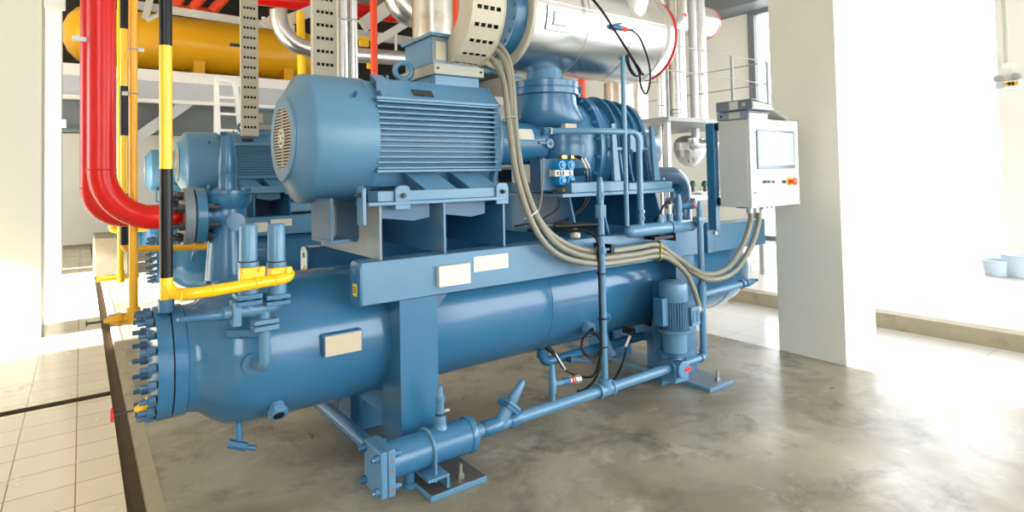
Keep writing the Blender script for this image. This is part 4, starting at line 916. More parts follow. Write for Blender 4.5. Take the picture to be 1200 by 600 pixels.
# yellow gas pipes
def yellow_pipes():
    def vp(label, px, Y, ybot, r, mt_=yellow, dpx=None):
        x = X(px, 150, Y); z = P(px, ybot, Y).z; t = thing('gas_pipe', label, 'pipe', (x, Y, z), 'thin yellow vertical pipes')
        b = M(); b.cyl((x, Y, z), (x, Y, 7.2), r, n=20); b.build('pipe', mt_, t); return t, x, z
    Y = 3.3; t, x, z = vp('plain yellow pipe directly behind the big black and yellow banded pipe', 194, Y, 358, .027)
    b = M(); b.cyl((x, Y, z - .03), (x, Y, z + .03), .036); b.build('socket', blue, t)
    Y = 3.75; t, x, z = vp('ochre yellow pipe with small drain valve, ending at the vessel end bolts', 156, Y, 372, .021, ochre)
    b = M(); b.tube([(x - .06, Y, z), (x + .10, Y, z)], .022, 14); b.cyl((x, Y, z - .03), (x, Y, z + .05), .032); b.cyl((x - .075, Y, z), (x - .055, Y, z), .038, n=6); b.rev((x - .05, Y, z), (-1, 0, 0), [(0, .022), (.02, .026), (.08, .012), (.085, 0)], 14); tee = b.build('drain_tee', ochre, t)
    b = M(); b.cyl((x - .13, Y, z), (x - .20, Y, z), .006, n=8); b.cyl((x - .20, Y, z), (x - .206, Y, z), .016, n=12); b.build('valve_stem', darkbolt, tee)
    for py in (58, 110): b = M(); zz = P(156, py, Y).z; b.tor((x, Y, zz), (0, 0, 1), .022, .004, 20, 6); b.bar((x, Y, zz), (x + .05 if py == 58 else x - .05, Y, zz), .012, .02); b.build('pipe_clip', galv, t)
    Y = 9.0; t, x, z = vp('farthest thin yellow pipe, with a yellow drain fitting near the bright floor', 141, Y, 325, .035)
    b = M(); b.tube([(x - .25, Y, z), (x + .2, Y, z)], .03, 12); b.cyl((x, Y, z - .06), (x, Y, z + .08), .045); b.build('drain_tee', yellow, t)
    # banded pipe further back
    Y = 6.5; x = X(145.5, 150, Y); z = P(150, 292, Y).z; xe = X(246, 289, Y)
    t = thing('hazard_banded_vent_pipe', 'thinner black and yellow banded vent pipe further back, beside the red pipe', 'pipe', (x, Y, z))
    ed = [P(145, q, Y).z for q in (287, 227, 159, 101, 34)]; st = ed[-1] - ed[-2]
    while ed[-1] < 7.2: ed.append(ed[-1] + st)
    for i, (a, c) in enumerate(zip(ed, ed[1:])):
        b = M(); b.cyl((x, Y, a), (x, Y, min(c, 7.2)), .033, n=20); b.build('pipe_band', black if i % 2 == 0 else yellow, t)
    b = M(); b.tube([(x, Y, ed[0]), (x, Y, z), (xe, Y, P(246, 289, Y).z), (xe, Y + .2, P(246, 289, Y).z)], .03, 16, .09); b.cyl((X(232, 290, Y), Y, z), (X(232, 290, Y), Y, z + .08), .04); b.build('branch_pipe', ochre, t)
    Y = 11; x = X(131, 270, Y); z = P(131, 270, Y).z; xe = X(146, 272, Y); b = M(); b.tube([(x, Y, z + .08), (x, Y, z), (xe + .3, Y, z)], .05, 14, .06); tag(b.build('gas_pipe', ochre), 'short ochre pipe hook seen beneath the red pipe bend', 'pipe')
    # drain valve with red handle at the end cover
    Y = 3.28; p = P(176, 476, Y)
    t = thing('drain_valve', 'small yellow drain valve with red round handle on the vessel end cover', 'valve', p)
    b = M(); b.box(p.x - .02, p.x + .02, Y - .02, Y + .02, p.z - .03, p.z + .045); b.tube([(p.x - .02, Y, p.z), (p.x + .05, Y, p.z)], .016); b.rev((p.x - .015, Y, p.z), (-1, 0, 0), [(0, .02), (.03, .02), (.05, .008), (.05, 0)], 14); b.build('valve_body', yellow, t, .003)
    b = M(); b.cyl((p.x - .06, Y, p.z - .004), (p.x - .15, Y, p.z - .004), .0045, n=8); b.build('stem', darkbolt, t)
    q = V((p.x - .15, Y, p.z - .004)); b = M(); b.tor(q, (1, .0, .0), .026, .0065, 24, 8); b.cyl(q + V((-.004, 0, 0)), q + V((.004, 0, 0)), .009); b.box(q.x - .003, q.x + .003, Y - .026, Y + .026, q.z - .004, q.z + .004); b.build('handwheel', redring, t)
yellow_pipes()

# ================================================================== silver separator tank above the compressor
def separator():
    Z, R = 2.755, .385; x0 = 2.46
    t = thing('oil_separator', 'big silver clad horizontal tank overhead, blue bolted cover and red band', 'tank', (3.2, AY, 2.37))
    b = M(); b.rev((0, AY, Z), (1, 0, 0), [(x0, .30), (x0, R), (x0 + .03, R), (3.80, R), (3.84, R * .98), (3.95, R * .92), (4.02, R * .82), (4.06, R * .6), (4.08, 0)], 64); sh = b.build('cladding', alu, t, ang=28)
    b = M(); b.rev((0, AY, Z), (1, 0, 0), [(x0 - .02, .29), (x0 - .02, R - .004), (x0, R + .002), (x0 + .005, R + .002)], 56); b.build('cladding_rim', cream_tray, sh)
    b = M()
    for x in (2.95, 3.40, 3.80): b.tor((x, AY, Z), (1, 0, 0), R, .004, 64, 6)
    a = math.radians(5); b.bar((x0, AY - R * math.cos(a), Z + R * math.sin(a)), (3.8, AY - R * math.cos(a), Z + R * math.sin(a)), .004, .006); b.build('cladding_seam', alu_s, sh)
    b = M(); b.rev((0, AY, Z), (1, 0, 0), [(3.985, .345), (3.99, .352), (4.02, .335), (4.02, .31)], 56); b.build('red_band', redring, t)
    b = M(); b.rev((0, AY, Z), (1, 0, 0), [(2.34, .24), (2.35, .31), (2.40, .315), (2.405, .31), (2.46, .32)], 56); cv = b.build('end_cover', blue, t)
    for i in range(20): a = 2 * PI * i / 20; place('cover_bolt', B_blue_m, (2.352, AY + .275 * math.cos(a), Z + .275 * math.sin(a)), cv, AXM)
    b = M(); b.tor((2.335, AY, Z - .02), (1, 0, 0), .1, .01, 4, 6); b.build('cover_handle', blue, cv)
    # inspection panel on the near side
    pts = [P(645, 38, 2.99), P(672, 38, 2.99), P(671, 5, 2.99), P(644, 3, 2.99)]
    c = sum(pts, V()) / 4; w = (pts[1].x - pts[0].x) / 2; h = .075
    def onto(u, v, e):
        ang = math.asin(max(-.95, min(.95, (c.z + v - Z) / R))); return V((c.x + u, AY - (R + e) * math.cos(ang), Z + (R + e) * math.sin(ang)))
    def curved(x, y, e0, e1):
        b = M(); n = 6
        for k in range(n):
            v0, v1 = -y + 2 * y * k / n, -y + 2 * y * (k + 1) / n
            b.hull8([onto(-x, v0, e0), onto(x, v0, e0), onto(x, v0, e1), onto(-x, v0, e1), onto(-x, v1, e0), onto(x, v1, e0), onto(x, v1, e1), onto(-x, v1, e1)])
        return b
    ip = curved(w, h, -.005, .012).build('inspection_panel', alu_s, t); curved(w * .48, h * .5, .010, .019).build('panel_window', galv, ip); curved(w * .58, h * .6, .010, .0155).build('window_gasket', dark_fascia, ip); curved(w * 1.05, h * 1.07, -.006, .004).build('panel_edge', dark_fascia, ip)
    nz = P(737, 12, 3.14); b = M(); b.rev(nz, (0, -.3, .95), [(-.15, .14), (0, .135), (1.0, .135)], 36); b.build('top_nozzle', galv, t)
    # sensor on the side
    p = P(724, 33, 2.985); b = M(); b.cyl(p + V((-.04, .02, .01)), p + V((.03, -.01, 0)), .02); s = b.build('sensor', blue, t, .003)
    b = M(); b.cyl(p + V((.028, -.01, 0)), p + V((.07, -.018, -.004)), .019); b.build('sensor_collar', redring, s)
    b = M(); b.cyl(p + V((.07, -.018, -.004)), p + V((.13, -.03, -.006)), .013, .008); b.build('sensor_tip', darkbolt, s)
    b = M(); b.tube([p + V((-.04, 0, .02)), p + V((.025, -.015, .036))], .009); b.build('sensor_lever', blue_d, s)
    c = thing('sensor_cable', 'black cable hanging from above across the silver tank, coiled at post hook', 'cable', P(735, 66, 2.85))
    b = M(); b.tube(spline([P(690, -6, 3.0), P(705, 12, 2.93), P(718, 32, 2.92), P(732, 54, 2.87), P(742, 70, 2.84), P(748, 80, 2.82), P(754, 88, 2.82)]), .009, 8); b.build('cable_drop', rubber, c)
    b = M(); b.tube(spline([p + V((.12, -.03, -.005)), P(750, 45, 2.88), P(760, 72, 2.84), P(762, 95, 2.84), P(757, 110, 2.84), P(751, 100, 2.84), P(749, 85, 2.83), P(740, 68, 2.83)]), .0075, 8); b.build('cable_tail', rubber, c)
    b = M()
    for k in range(3): b.tube(spline([P(733 + k, 66, 2.81), P(737 + k, 80, 2.81 - .01 * k), P(744 + k, 89, 2.81), P(751, 86 - k, 2.81), P(745, 74, 2.80 - .01 * k), P(737, 65, 2.81), P(733 + k, 66, 2.81)]), .007, 8)
    b.build('cable_coil', rubber, c)
separator()

# ================================================================== cable trays
def tray_thing(name, label, frame, W, ds, n, first=0., slots=4, lip=.05, mt_=cream_tray):
    """frame(s) -> (point on the face centre line, outward normal); width runs along x."""
    p0, _ = frame(0); t = thing(name, label, 'cable tray', p0)
    b = M(); th = .006; sh = ds * .24
    def slab(s0, s1, x0, x1):
        k = max(1, int(abs(s1 - s0) / .06))
        for i in range(k):
            a, c = s0 + (s1 - s0) * i / k, s0 + (s1 - s0) * (i + 1) / k
            (p, n_), (q, m_) = frame(a), frame(c); ex = V((1, 0, 0))
            b.hull8([p + ex * x0 - n_ * th, p + ex * x1 - n_ * th, p + ex * x1, p + ex * x0, q + ex * x0 - m_ * th, q + ex * x1 - m_ * th, q + ex * x1, q + ex * x0])
    h = W / 2; s = 0.
    for i in range(n):
        slab(s, s + ds - sh, -h, h)
        edges = []; sw = W * .8 / slots
        x = -h
        for k in range(slots):
            c = -W * .4 + sw * (k + .5); edges.append((x, c - sw * .37)); x = c + sw * .37
        edges.append((x, h))
        for xa, xb in edges: slab(s + ds - sh, s + ds, xa, xb)
        s += ds
    b.build('slotted_face', mt_, t)
    b = M(); k = max(2, int(s / .08))
    for i in range(k):
        a, c = s * i / k, s * (i + 1) / k; (p, n_), (q, m_) = frame(a), frame(c); ex = V((1, 0, 0))
        b.hull8([p - ex * h * .92 - n_ * lip * .8, p + ex * h * .92 - n_ * lip * .8, p + ex * h * .92 - n_ * .022, p - ex * h * .92 - n_ * .022, q - ex * h * .92 - m_ * lip * .8, q + ex * h * .92 - m_ * lip * .8, q + ex * h * .92 - m_ * .022, q - ex * h * .92 - m_ * .022])
    b.build('cable_backing', rubber, t)  # solid black backing added to darken the slots, standing for cables inside
    for sg in (-1, 1):
        b = M(); k = max(2, int(s / .06)); xa, xb = (-h - .006, -h) if sg < 0 else (h, h + .006)
        for i in range(k):
            a, c = s * i / k, s * (i + 1) / k; (p, n_), (q, m_) = frame(a), frame(c); ex = V((1, 0, 0))
            b.hull8([p + ex * xa - n_ * lip, p + ex * xb - n_ * lip, p + ex * xb + n_ * .004, p + ex * xa + n_ * .004, q + ex * xa - m_ * lip, q + ex * xb - m_ * lip, q + ex * xb + m_ * .004, q + ex * xa + m_ * .004])
        b.build('side_flange', mt_, t)
    return t
# curved one into the near motor's terminal box
Yc = 2.85; R_ = .37; xm = 1.965
zb_ = 2.306
def fr(s):
    L = R_ * PI / 2
    if s < L:
        a = s / R_; return V((xm, Yc + R_ - R_ * math.sin(a) , zb_ + R_ - R_ * math.cos(a))), V((0, -math.sin(a), -math.cos(a)))
    return V((xm, Yc, zb_ + R_ + s - L)), V((0, -1, 0))
tray_thing('cable_tray', 'curved cream slotted cable tray dropping onto the front motor terminal box', fr, .23, .105, 46, lip=.15)
def straight(px0, px1, Y, zlo, zhi=7.2):
    x0, x1 = X(px0, 60, Y), X(px1, 60, Y)
    return (lambda s: (V(((x0 + x1) / 2, Y, zlo + s)), V((0, -1, 0)))), x1 - x0
Y = 7.6; f_, w_ = straight(283, 302, Y, 2.15); tray_thing('cable_tray', 'narrow cream slotted vertical tray, left one, in front of the yellow tank', f_, w_, .122, 42, lip=.06)
Y = 4.6; f_, w_ = straight(368, 394, Y, 1.9); tray_thing('cable_tray', 'cream slotted vertical tray behind the front motor, beside a silver pipe', f_, w_, .105, 50, lip=.06)

# ================================================================== neighbouring machines
OFF2, OFF3 = (0, 4.55, 0), (0, 8.9, 0)
copy_tree(motor, OFF2, 'dark blue electric motor in second row, behind the stop valve')
copy_tree(frame, OFF2, 'blue steel frame under the second-row motor, mostly hidden by front vessel')
v2 = copy_tree(vessel, (.40, 4.55, 0), 'blue pressure vessel in second row, its end bolts left of the stop valve')
copy_tree(motor, OFF3, 'third-row blue motor, pale edge just visible behind the banded pipe', skip=('cooling_fins',))
copy_tree(frame, OFF3, 'blue steel frame in third row far behind the red pipe')
copy_tree(vessel, (.42, 8.9, 0), 'third-row blue pressure vessel, far end bolts against the bright floor')

# ================================================================== discharge pipe elbow
a, c = P(582, 226, 3.75), P(600, 196, 3.75)
t = thing('local_control_box', 'small light grey switch box with red button, behind the front motor stand end', 'switch box', (a.x, 3.75, a.z))
b = M(); b.box(a.x, c.x, 3.75, 3.86, a.z, c.z); bx_ = b.build('case', cab_m, t, .004)
b = M(); b.cyl((c.x - .03, 3.735, a.z + .03), (c.x - .03, 3.75, a.z + .03), .014); b.build('red_button', redring, bx_)
b = M(); b.box(a.x + .02, c.x - .01, 3.745, 3.75, a.z + .08, c.z - .02); b.build('dark_panel', darkbolt, bx_)
b = M(); b.box(a.x + .03, a.x + .06, 3.80, 3.83, 1.1, a.z); b.build('stand', darkbolt, t)
def discharge():
    Y = 3.55; z = P(790, 200, Y - .08).z
    x = X(797, 215, Y)
    t = thing('discharge_pipe', 'thick blue elbow pipe turning down beside the ribbed compressor', 'pipe', (x, Y, 1.3))
    b = M(); b.tube([(3.6, Y, z - .06), (x, Y, z - .06), (x, Y, 1.32)], .098, 32, .15, 12); b.build('elbow', blue, t)
    zf = P(797, 238, Y).z
    b = M(); b.cyl((x, Y, zf - .05), (x, Y, zf - .015), .15, n=36); b.cyl((x, Y, zf + .0), (x, Y, zf + .03), .15, n=36); f = b.build('flange', blue, t, .003)
    for i in range(8): a = 2 * PI * i / 8; place('flange_bolt', B_blue, (x + .125 * math.cos(a), Y + .125 * math.sin(a), zf + .03), f)
    b = M(); b.cyl((x, Y, .9), (x, Y, zf - .03), .098, n=32); b.build('lower_pipe', blue, t)
discharge()

# ================================================================== BACKGROUND LEFT: platform, yellow tank, ladder
PYL = 15.0
zt = P(72, 73, PYL).z; zb2 = P(72, 87, PYL).z; zc2 = P(72, 110, PYL).z
b = M(); b.box(-1.2, 11.4, PYL, 18.38, zb2, zt); pf = tag(b.build('service_platform', white_m, None, .01), 'white edged grey service platform carrying the yellow tank', 'platform')
b = M(); b.box(-1.2, 11.4, PYL + .03, PYL + .2, zc2, zb2); b.build('fascia_beam', grey_fascia, pf)
b = M(); b.box(-1.2, 11.4, PYL, PYL + .22, zc2 - .08, zc2); b.build('lower_edge', white_m, pf)
b = M(); b.box(-1.2, 11.4, PYL + .6, PYL + .8, zc2 - .75, zc2); b.box(-1.2, 11.4, PYL + .5, PYL + .8, zc2 - .75, zc2 - .65); b.build('rear_beam', dark_fascia, pf)
for x in (2.0, 6.2, 10.4):
    b = M(); b.bar((x - 1.3, PYL + .1, zc2 - 1.1), (x, PYL + .1, zc2), .1, .22); b.build('brace', grey_fascia, pf)
    b = M(); b.box(x - 1.45, x - 1.25, PYL + .05, PYL + .25, 0, zc2); b.build('post', white_m, pf)
YT = 16.3; ZT = 5.0
t = thing('yellow_tank', 'big yellow horizontal tank resting on the rear service platform', 'tank', (2.5, YT, zt))
xl = P(71, 40, YT).x
b = M(); b.rev((0, YT, ZT), (1, 0, 0), [(xl, 0), (xl + .03, .18), (xl + .12, .40), (xl + .28, .58), (xl + .45, .66), (5.0, .66), (5.2, .58), (5.35, .40), (5.45, .18), (5.48, 0)], 56); b.build('shell', tanky, t, ang=60)
for x in (2.3, 4.4): b = M(); b.box(x - .12, x + .12, YT - .5, YT + .5, zt, ZT - .45); b.build('saddle', tanky, t)
q = P(277, 53, YT - .66); b = M(); b.box(q.x - .15, q.x + .1, YT - .67, YT - .62, q.z - .04, q.z + .04); b.build('tank_plate', darkbolt, t)
# step ladder
YL = 13.6
t = thing('step_ladder', 'white aluminium step ladder standing before the rear platform', 'ladder', (P(262, 100, YL).x, YL, 0))
a0, a1, c0, c1 = P(253, 90, YL), P(274, 92, YL), P(256, 155, YL), P(285, 155, YL)
def ext(p, q): k = (p.z - 0) / (p.z - q.z); return p + (q - p) * k
f0, f1 = ext(a0, c0), ext(a1, c1)
for p, q in ((a0, f0), (a1, f1)): b = M(); b.bar(p, q, .09, .05, (0, 1, 0)); b.build('rail', white_m, t)
for k in range(11):
    s_ = .02 + k * .092; p, q = a0 + (f0 - a0) * s_, a1 + (f1 - a1) * s_; b = M(); b.bar(p, q, .09, .05); b.build('step', white_m, t)
for p, q in ((a0, f0), (a1, f1)): b = M(); b.bar(p + V((0, .05, 0)), q + V((0, 1.2, 0)), .05, .04, (0, 1, 0)); b.build('rear_leg', white_m, t)

def pipe_thing(name, label, pts, r, mt_, fillet=0., cat='pipe', seams=(), group=None, n=28):
    b = M(); b.tube(pts, r, n, fillet, 6); o = b.build(name, mt_, None, ang=25); tag(o, label, cat, group)
    if seams:
        b = M()
        for p in seams: b.tor(p, (0, 0, 1), r, .006, 28, 6)
        b.build('cladding_band', alu_s, o)
    return o
# red / orange / white structure under the roof
pipe_thing('sprinkler_pipe', 'horizontal red main pipe under the dark roof, beyond the trays', [P(300, -4, 13), P(530, 27, 13.0)], .17, red)
pipe_thing('gas_pipe', 'horizontal yellow pipe close below the red main under the roof', [P(300, 2, 13.2), P(530, 32, 13.2)], .07, yellow)
pipe_thing('sprinkler_pipe', 'red vertical pipe rising behind the front motor, left of eye bolt', [P(438.5, 100, 9.5) - V((0, 0, 3.5)), V((P(438.5, 40, 9.5).x, 9.5, 7.2))], .06, orange)
pipe_thing('sprinkler_pipe', 'red vertical pipe between big silver pipe and curved tray', [V((P(533, 40, 7.0).x, 7.0, .1)), V((P(533, 20, 7.0).x, 7.0, 7.2))], .055, orange)
pipe_thing('sprinkler_pipe', 'short red vertical pipe seen beneath the silver tank', [V((P(682, 100, 5.5).x, 5.5, .1)), V((P(682, 100, 5.5).x, 5.5, 2.95))], .055, orange)
for i, (a, c, lb) in enumerate((((205, 9), (212, -6), 'first from the left'), ((224, 12), (240, -8), 'second from the left'), ((248, 14), (266, -6), 'third from the left'))):
    p, q = P(*a, 14.5), P(*c, 14.5); b = M(); b.tube([p, p + (q - p) * 3], .11, 14); tag(b.build('roof_pipe', orange), 'orange-red slanting roof pipe above the yellow tank, ' + lb, 'pipe', 'slanting orange roof pipes')
b = M(); b.tube([P(204, 4, 14.6), P(210, 10, 14.6), P(222, 11, 14.6), P(250, 14, 14.6)], .08, 14, .2); tag(b.build('roof_pipe', orange), 'low orange pipe joining the slanting pipes above the yellow tank', 'pipe')
for (a, c, Y, w, lb) in (((160, 6), (345, 34), 14.4, .16, 'long white roof rail above the yellow tank'), ((308, 29), (345, 0), 13.4, .13, 'white diagonal brace left of the silver elbow pipe'), ((335, 25), (372, 10), 12.5, .22, 'short grey-white roof strut beside the wide slotted tray'), ((425, 30), (470, -3), 12.5, .3, 'broad white diagonal roof beam beyond the red vertical pipe'), ((438, 50), (482, 24), 12.0, .16, 'white diagonal roof brace right of the red vertical pipe'), ((418, 40), (484, 49), 15.5, .24, 'grey-white horizontal roof beam in the dark recess'), ((170, 22), (176, -3), 14.2, .13, 'white upright strut above the yellow tank near banded pipes'), ((172, 24), (188, 16), 14.0, .07, 'thin white bent bar across the yellow tank')):
    p, q = P(*a, Y), P(*c, Y); b = M(); b.bar(p, q, w * .6, w); tag(b.build('roof_strut', strut_m), lb, 'strut')
b = M(); b.tube([P(309, 20, 15.3), P(309, 28, 15.3)], .05); tag(b.build('hanger_rod', white_m), 'thin white hanger rod left of the silver elbow pipe', 'rod')
for px, lb in ((464, 'thin white hanger rod in the dark recess behind the eye bolt'),):
    b = M(); b.tube([P(px, 32, 15.2), P(px, 66, 15.2)], .04); tag(b.build('hanger_rod', white_m), lb, 'rod')
# silver pipes left / middle
pipe_thing('insulated_pipe', 'silver insulated pipe bending in a U shape before yellow tank', [P(326, 12, 12), P(328, 50, 12), P(366, 58, 12)], .17, alu, .5)
b = M(); b.cyl(P(352, 14, 12.3), P(354, 95, 12.3), .085); tag(b.build('gas_pipe', yellow), 'short yellow vertical pipe left of the wide slotted tray', 'pipe')
pipe_thing('insulated_pipe', 'silver horizontal insulated pipe in the dark recess behind the motor', [P(415, 64, 12.5), P(492, 70, 12.5)], .17, alu)
Y = 5.2
for px, r_, lb in ((400, .062, 'left one of paired silver vertical pipes behind the front motor'), (414, .040, 'right one of paired silver vertical pipes behind the front motor')):
    x = X(px, 50, Y); pipe_thing('insulated_pipe', lb, [(x, Y, 1.9), (x, Y, 7.2)], r_, alu, seams=[(x, Y, P(px, 24, Y).z)])
Y = 6.2; x = X(507, 30, Y)
pipe_thing('insulated_pipe', 'thick stained silver vertical pipe right behind the terminal box', [(x, Y, 1.9), (x, Y, 7.2)], .245, alu_s)
pipe_thing('insulated_pipe', 'silver segmented elbow pipe entering overhead left of the thick vertical pipe', [P(462, -12, 10), P(470, 8, 10), P(484, 18, 10), P(500, 18, 10)], .26, alu, .4, n=16)
for a, c, lb in (((492, 52), (530, 51), 'upper'),): pass
for (px, py), lb in (((425, 50), 'upper'), ((434, 76), 'lower')):
    q = P(px, py, 12.8); b = M(); b.box(q.x - .1, q.x + .12, 12.7, 12.8, q.z - .1, q.z + .12); tag(b.build('valve_actuator', yellow, None, .01), 'small yellow valve actuator in the dark recess, ' + lb + ' of the two', 'actuator', 'yellow actuators in the recess')

# ================================================================== BACKGROUND RIGHT
def vsil(px, Y, r, z0, z1, label, mt_=alu, seams=(), py=60):
    x = X(px, py, Y); return pipe_thing('insulated_pipe', label, [(x, Y, z0), (x, Y, z1)], r, mt_, seams=[(x, Y, P(px, s, Y).z) for s in seams])
vsil(725, 5.6, .20, 1.4, 2.85, 'short silver vertical duct seen below the silver tank', alu_s, (128,), 115)
vsil(749, 5.8, .13, 1.2, 7.2, 'tall silver vertical pipe behind the red banded tank end', alu_s, (132, 138), 120)
vsil(774.5, 5.0, .062, .1, 7.2, 'tall silver pipe passing through platform corner, right of tank end', alu, (124,))
vsil(793, 5.6, .125, 2.3, 7.2, 'wide silver pipe standing on the platform behind the railing', alu, (129, 133))
vsil(812, 5.2, .058, P(812, 170, 5.2).z + .09, 7.2, 'slim silver pipe with elbow at foot, second from cream wall', galv)
vsil(821, 5.6, .085, 2.3, 7.2, 'bright silver pipe nearest the cream wall, on the platform', alu)
p = P(812, 170, 5.2)
pipe_thing('insulated_pipe', 'small silver elbow pipe turning right beneath the platform', [(p.x, 5.2, p.z + .1), (p.x, 5.2, p.z), (p.x + .6, 5.1, p.z + .03)], .07, alu, .14)
b = M(); q = P(808, 172, 5.5); b.rev((q.x, 5.5, q.z + .12), (0, 0, -1), [(-.04, .12), (0, .2), (.06, .235), (.18, .235), (.28, .20), (.36, .14), (.41, .07), (.42, 0)], 20); tag(b.build('insulated_vessel', alu, None, ang=15), 'rounded silver insulated vessel bottom hanging under the platform', 'vessel')
b = M(); q = P(780, 30, 4.7); b.tube([P(772, 37, 4.6), P(786, 34, 4.6), P(798, 24, 4.6), P(799, 10, 4.6), P(799, -6, 4.6)], .06, 18, .12, 4)
o = tag(b.build('insulated_elbow', alu, None, ang=20), 'small silver elbow with red ring above the tank end', 'pipe')
b = M(); z = P(799, 19, 4.6).z; b.cyl((P(799, 19, 4.6).x, 4.6, z - .015), (P(799, 19, 4.6).x, 4.6, z + .02), .066); b.build('red_ring', redring, o)
pipe_thing('insulated_pipe', 'silver horizontal pipe low behind the discharge elbow, under the cabinet', [P(800, 232, 5.4), P(900, 232, 5.0)], .11, alu)
for i, px in enumerate((812, 826)):
    q = P(px, 215, 5.2); t = thing('green_actuator', 'dark green domed fitting on low silver pipe, ' + ('left' if i == 0 else 'right') + ' one of two', 'fitting', q, 'green fittings on the low silver pipe')
    b = M(); b.rev(q + V((0, 0, -.04)), (0, 0, 1), [(0, .05), (.05, .05), (.08, .025), (.085, 0)], 16); b.build('dome', green, t)
    b = M(); b.cyl(q + V((0, 0, -.12)), q + V((0, 0, -.04)), .025); b.build('neck', darkbolt, t)
b = M(); b.box(P(110, 300, 12.4).x, P(110, 300, 12.4).x + .5, 12.4, 14.0, 0, P(122, 279, 12.4).z); tag(b.build('concrete_block', kerb_m, None, .02), 'beige concrete block at the far end of the gutter', 'block')
a, c = P(52, 10, 7.9), P(77, -4, 7.9); b = M(); b.box(a.x, c.x, 7.8, 7.92, a.z, c.z + .3); tag(b.build('junction_box', white_m, None, .01), 'white box high on the front left pillar', 'junction box')
a, c = P(72, 150, 13.3), P(78, 141, 13.3); b = M(); b.box(a.x, c.x, 13.1, 13.3, a.z, c.z); b.box(a.x - .1, a.x + .02, 13.15, 13.3, a.z + .05, c.z - .03); tag(b.build('wall_device', white_m, None, .01), 'small white device on the far left pillar edge', 'wall device')
# small platform with railing
Yp = 4.45; pc = P(783, 139, Yp); xq = X(755, 145, 4.9)
t = thing('inspection_platform', 'grey steel platform with thin pale railing, beside the silver vertical pipes', 'platform', (pc.x, Yp, 0))
xr = pc.x + 2.2
b = M(); b.box(pc.x, xr, Yp, 7.0, pc.z - .01, pc.z + .01); dk = b.build('deck', rail_m, t)
b = M(); b.box(pc.x, xr, Yp - .02, Yp, pc.z - .025, pc.z + .025); b.box(pc.x - .02, pc.x, Yp - .02, 7.0, pc.z - .025, pc.z + .025); b.build('edge_angle', rail_m, t)
zA, zB = P(790, 53, Yp).z, P(790, 83, Yp).z
for z in (zA, zB): b = M(); b.tube([(pc.x - .0, Yp, z), (xr, Yp, z)], .008, 10); b.build('rail', rail_m, t)
for z in (zA, zB): b = M(); b.tube([(xr, Yp, z), (xr, 7.0, z)], .008, 10); b.build('rail', rail_m, t)
xp = X(858, 90, Yp)
for x, y in ((pc.x, Yp), (xp, Yp), (xr, Yp), (xr, 7.0)):
    b = M(); b.tube([(x, y, pc.z), (x, y, zA)], .02, 10); b.build('railing_post', rail_m, t)
for x, y in ((pc.x + .1, Yp + .1), (xr - .1, Yp + .1), (pc.x + .1, 6.9), (xr - .1, 6.9)): b = M(); b.box(x - .03, x + .03, y - .03, y + .03, 0, pc.z - .01); b.build('support_leg', galv, t)
# white tank end with red band far right
Yw = 6.2; q = P(832, 29, Yw); x = P(846, 26, Yw - .3).x
t = thing('clad_tank', 'white clad tank end with thin red band above the far cream wall', 'tank', (x, Yw, q.z))
b = M(); b.rev((0, Yw, q.z), (1, 0, 0), [(x - 1.6, .27), (x - .05, .27), (x, .265), (x + .06, .2), (x + .08, 0)], 40); b.build('cladding', alu, t, ang=28)
b = M(); b.rev((0, Yw, q.z), (1, 0, 0), [(x - .01, .268), (x, .274), (x + .02, .266), (x + .02, .25)], 40); b.build('red_band', redring, t)
# emergency lamp on right wall pier
XW = 11.5
a = PX(1168, 107, XW); c = PX(1199, 92, XW)
t = thing('emergency_light', 'twin-head emergency light box on the right wall pier', 'emergency light', (XW, (a.y + c.y) / 2, a.z))
b = M(); b.box(XW - .1, XW, c.y, a.y, a.z, c.z - .02); bx_ = b.build('case', white_m, t, .01)
b = M()
for k in range(3): yy = c.y + (a.y - c.y) * (.12 + .14 * k); b.prism([(XW - .104, yy, a.z + .05), (XW - .104, yy + .06, a.z + .05), (XW - .104, yy + .09, a.z + .10), (XW - .104, yy - .0, a.z + .12)], (.004, 0, 0))
b.build('orange_print', ochre, bx_)
b = M(); b.box(XW - .104, XW - .1, c.y + (a.y - c.y) * .62, c.y + (a.y - c.y) * .9, a.z + .03, a.z + .12); b.build('grey_panel', grey_fascia, bx_)
for f_ in (.18, .85):
    yy = c.y + (a.y - c.y) * f_; b = M(); b.rev((XW - .05, yy, c.z + .04), (-1, .2, -.2), [(-.05, .03), (0, .05), (.05, .058), (.055, 0)], 20); b.cyl((XW - .05, yy, c.z - .02), (XW - .05, yy, c.z + .04), .015); b.build('lamp_head', galv, t)
q = PX(1181, 77, XW); t = thing('wall_socket', 'small white wall socket with cable trunking above the emergency light', 'socket', (XW, q.y, q.z))
b = M(); b.box(XW - .03, XW, q.y - .07, q.y + .07, q.z - .045, q.z + .045); b.build('socket_box', white_m, t, .004)
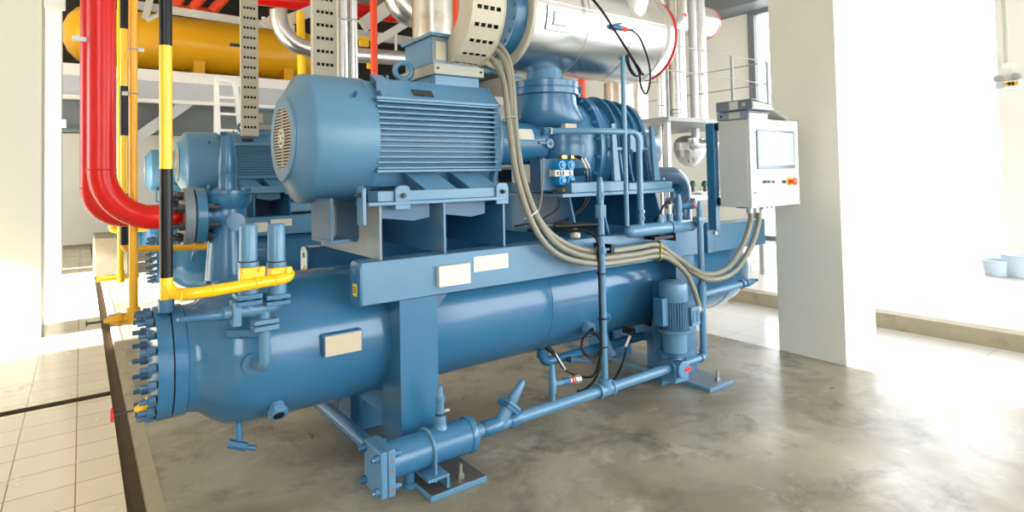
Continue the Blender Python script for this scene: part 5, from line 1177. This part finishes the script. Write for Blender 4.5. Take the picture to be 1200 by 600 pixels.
b = M(); b.box(XW - .015, XW, q.y - .015, q.y + .015, q.z + .045, 7.2); b.build('trunking', cab_m, t)
# tubs
for i, (px, py, lb) in enumerate(((1169, 322, 'smaller pale blue plastic tub on the bright floor at right edge'), (1200, 324, 'larger pale blue plastic tub cut off by the right edge'))):
    d = cf + cr * ((px - CX) / FP) - cu * ((py - CY) / FP); q = CO + d * ((.152 - CH) / d.z)
    rr = .17 if i == 0 else .24; hh = .19 if i == 0 else .28
    t = thing('plastic_tub', lb, 'tub', (q.x, q.y, .152), 'pale blue tubs')
    b = M(); b.rev((q.x, q.y, .153), (0, 0, 1), [(0, 0), (0, rr * .78), (.02, rr * .82), (hh, rr), (hh, rr - .012), (.03, rr * .8), (.03, 0)], 28); b.build('tub_body', bucket_m, t)
    b = M(); b.tor((q.x, q.y, .153 + hh), (0, 0, 1), rr, .012, 28, 8); b.build('tub_rim', bucket_m, t)

# ================================================================== LIGHT
w = bpy.data.worlds.new('world'); scn.world = w; w.use_nodes = True
bg = w.node_tree.nodes['Background']; bg.inputs['Color'].default_value = (.94, .975, 1, 1); bg.inputs['Strength'].default_value = 5.0
def area(name, loc, target, sx, sy, e, c=(1, 1, 1)):
    l = bpy.data.lights.new(name, 'AREA'); l.shape = 'RECTANGLE'; l.size = sx; l.size_y = sy; l.energy = e; l.color = c
    o = bpy.data.objects.new(name, l); col.objects.link(o); o.location = loc
    o.rotation_euler = (V(target) - V(loc)).to_track_quat('-Z', 'Y').to_euler(); return o
s = bpy.data.lights.new('sun', 'SUN'); s.energy = 32.0; s.angle = .02; s.color = (1, .985, .96)
so = bpy.data.objects.new('sun', s); col.objects.link(so); so.rotation_euler = V((.88, .06, -.36)).to_track_quat('-Z', 'Y').to_euler()

vs = scn.view_settings
scn.display_settings.display_device = 'sRGB'
vs.view_transform = 'Standard'; vs.look = 'None'; vs.gamma = 1; vs.use_curve_mapping = False; vs.exposure = 0.70
scn.cycles.use_denoising = True
scn.cycles.max_bounces = 8; scn.cycles.diffuse_bounces = 4
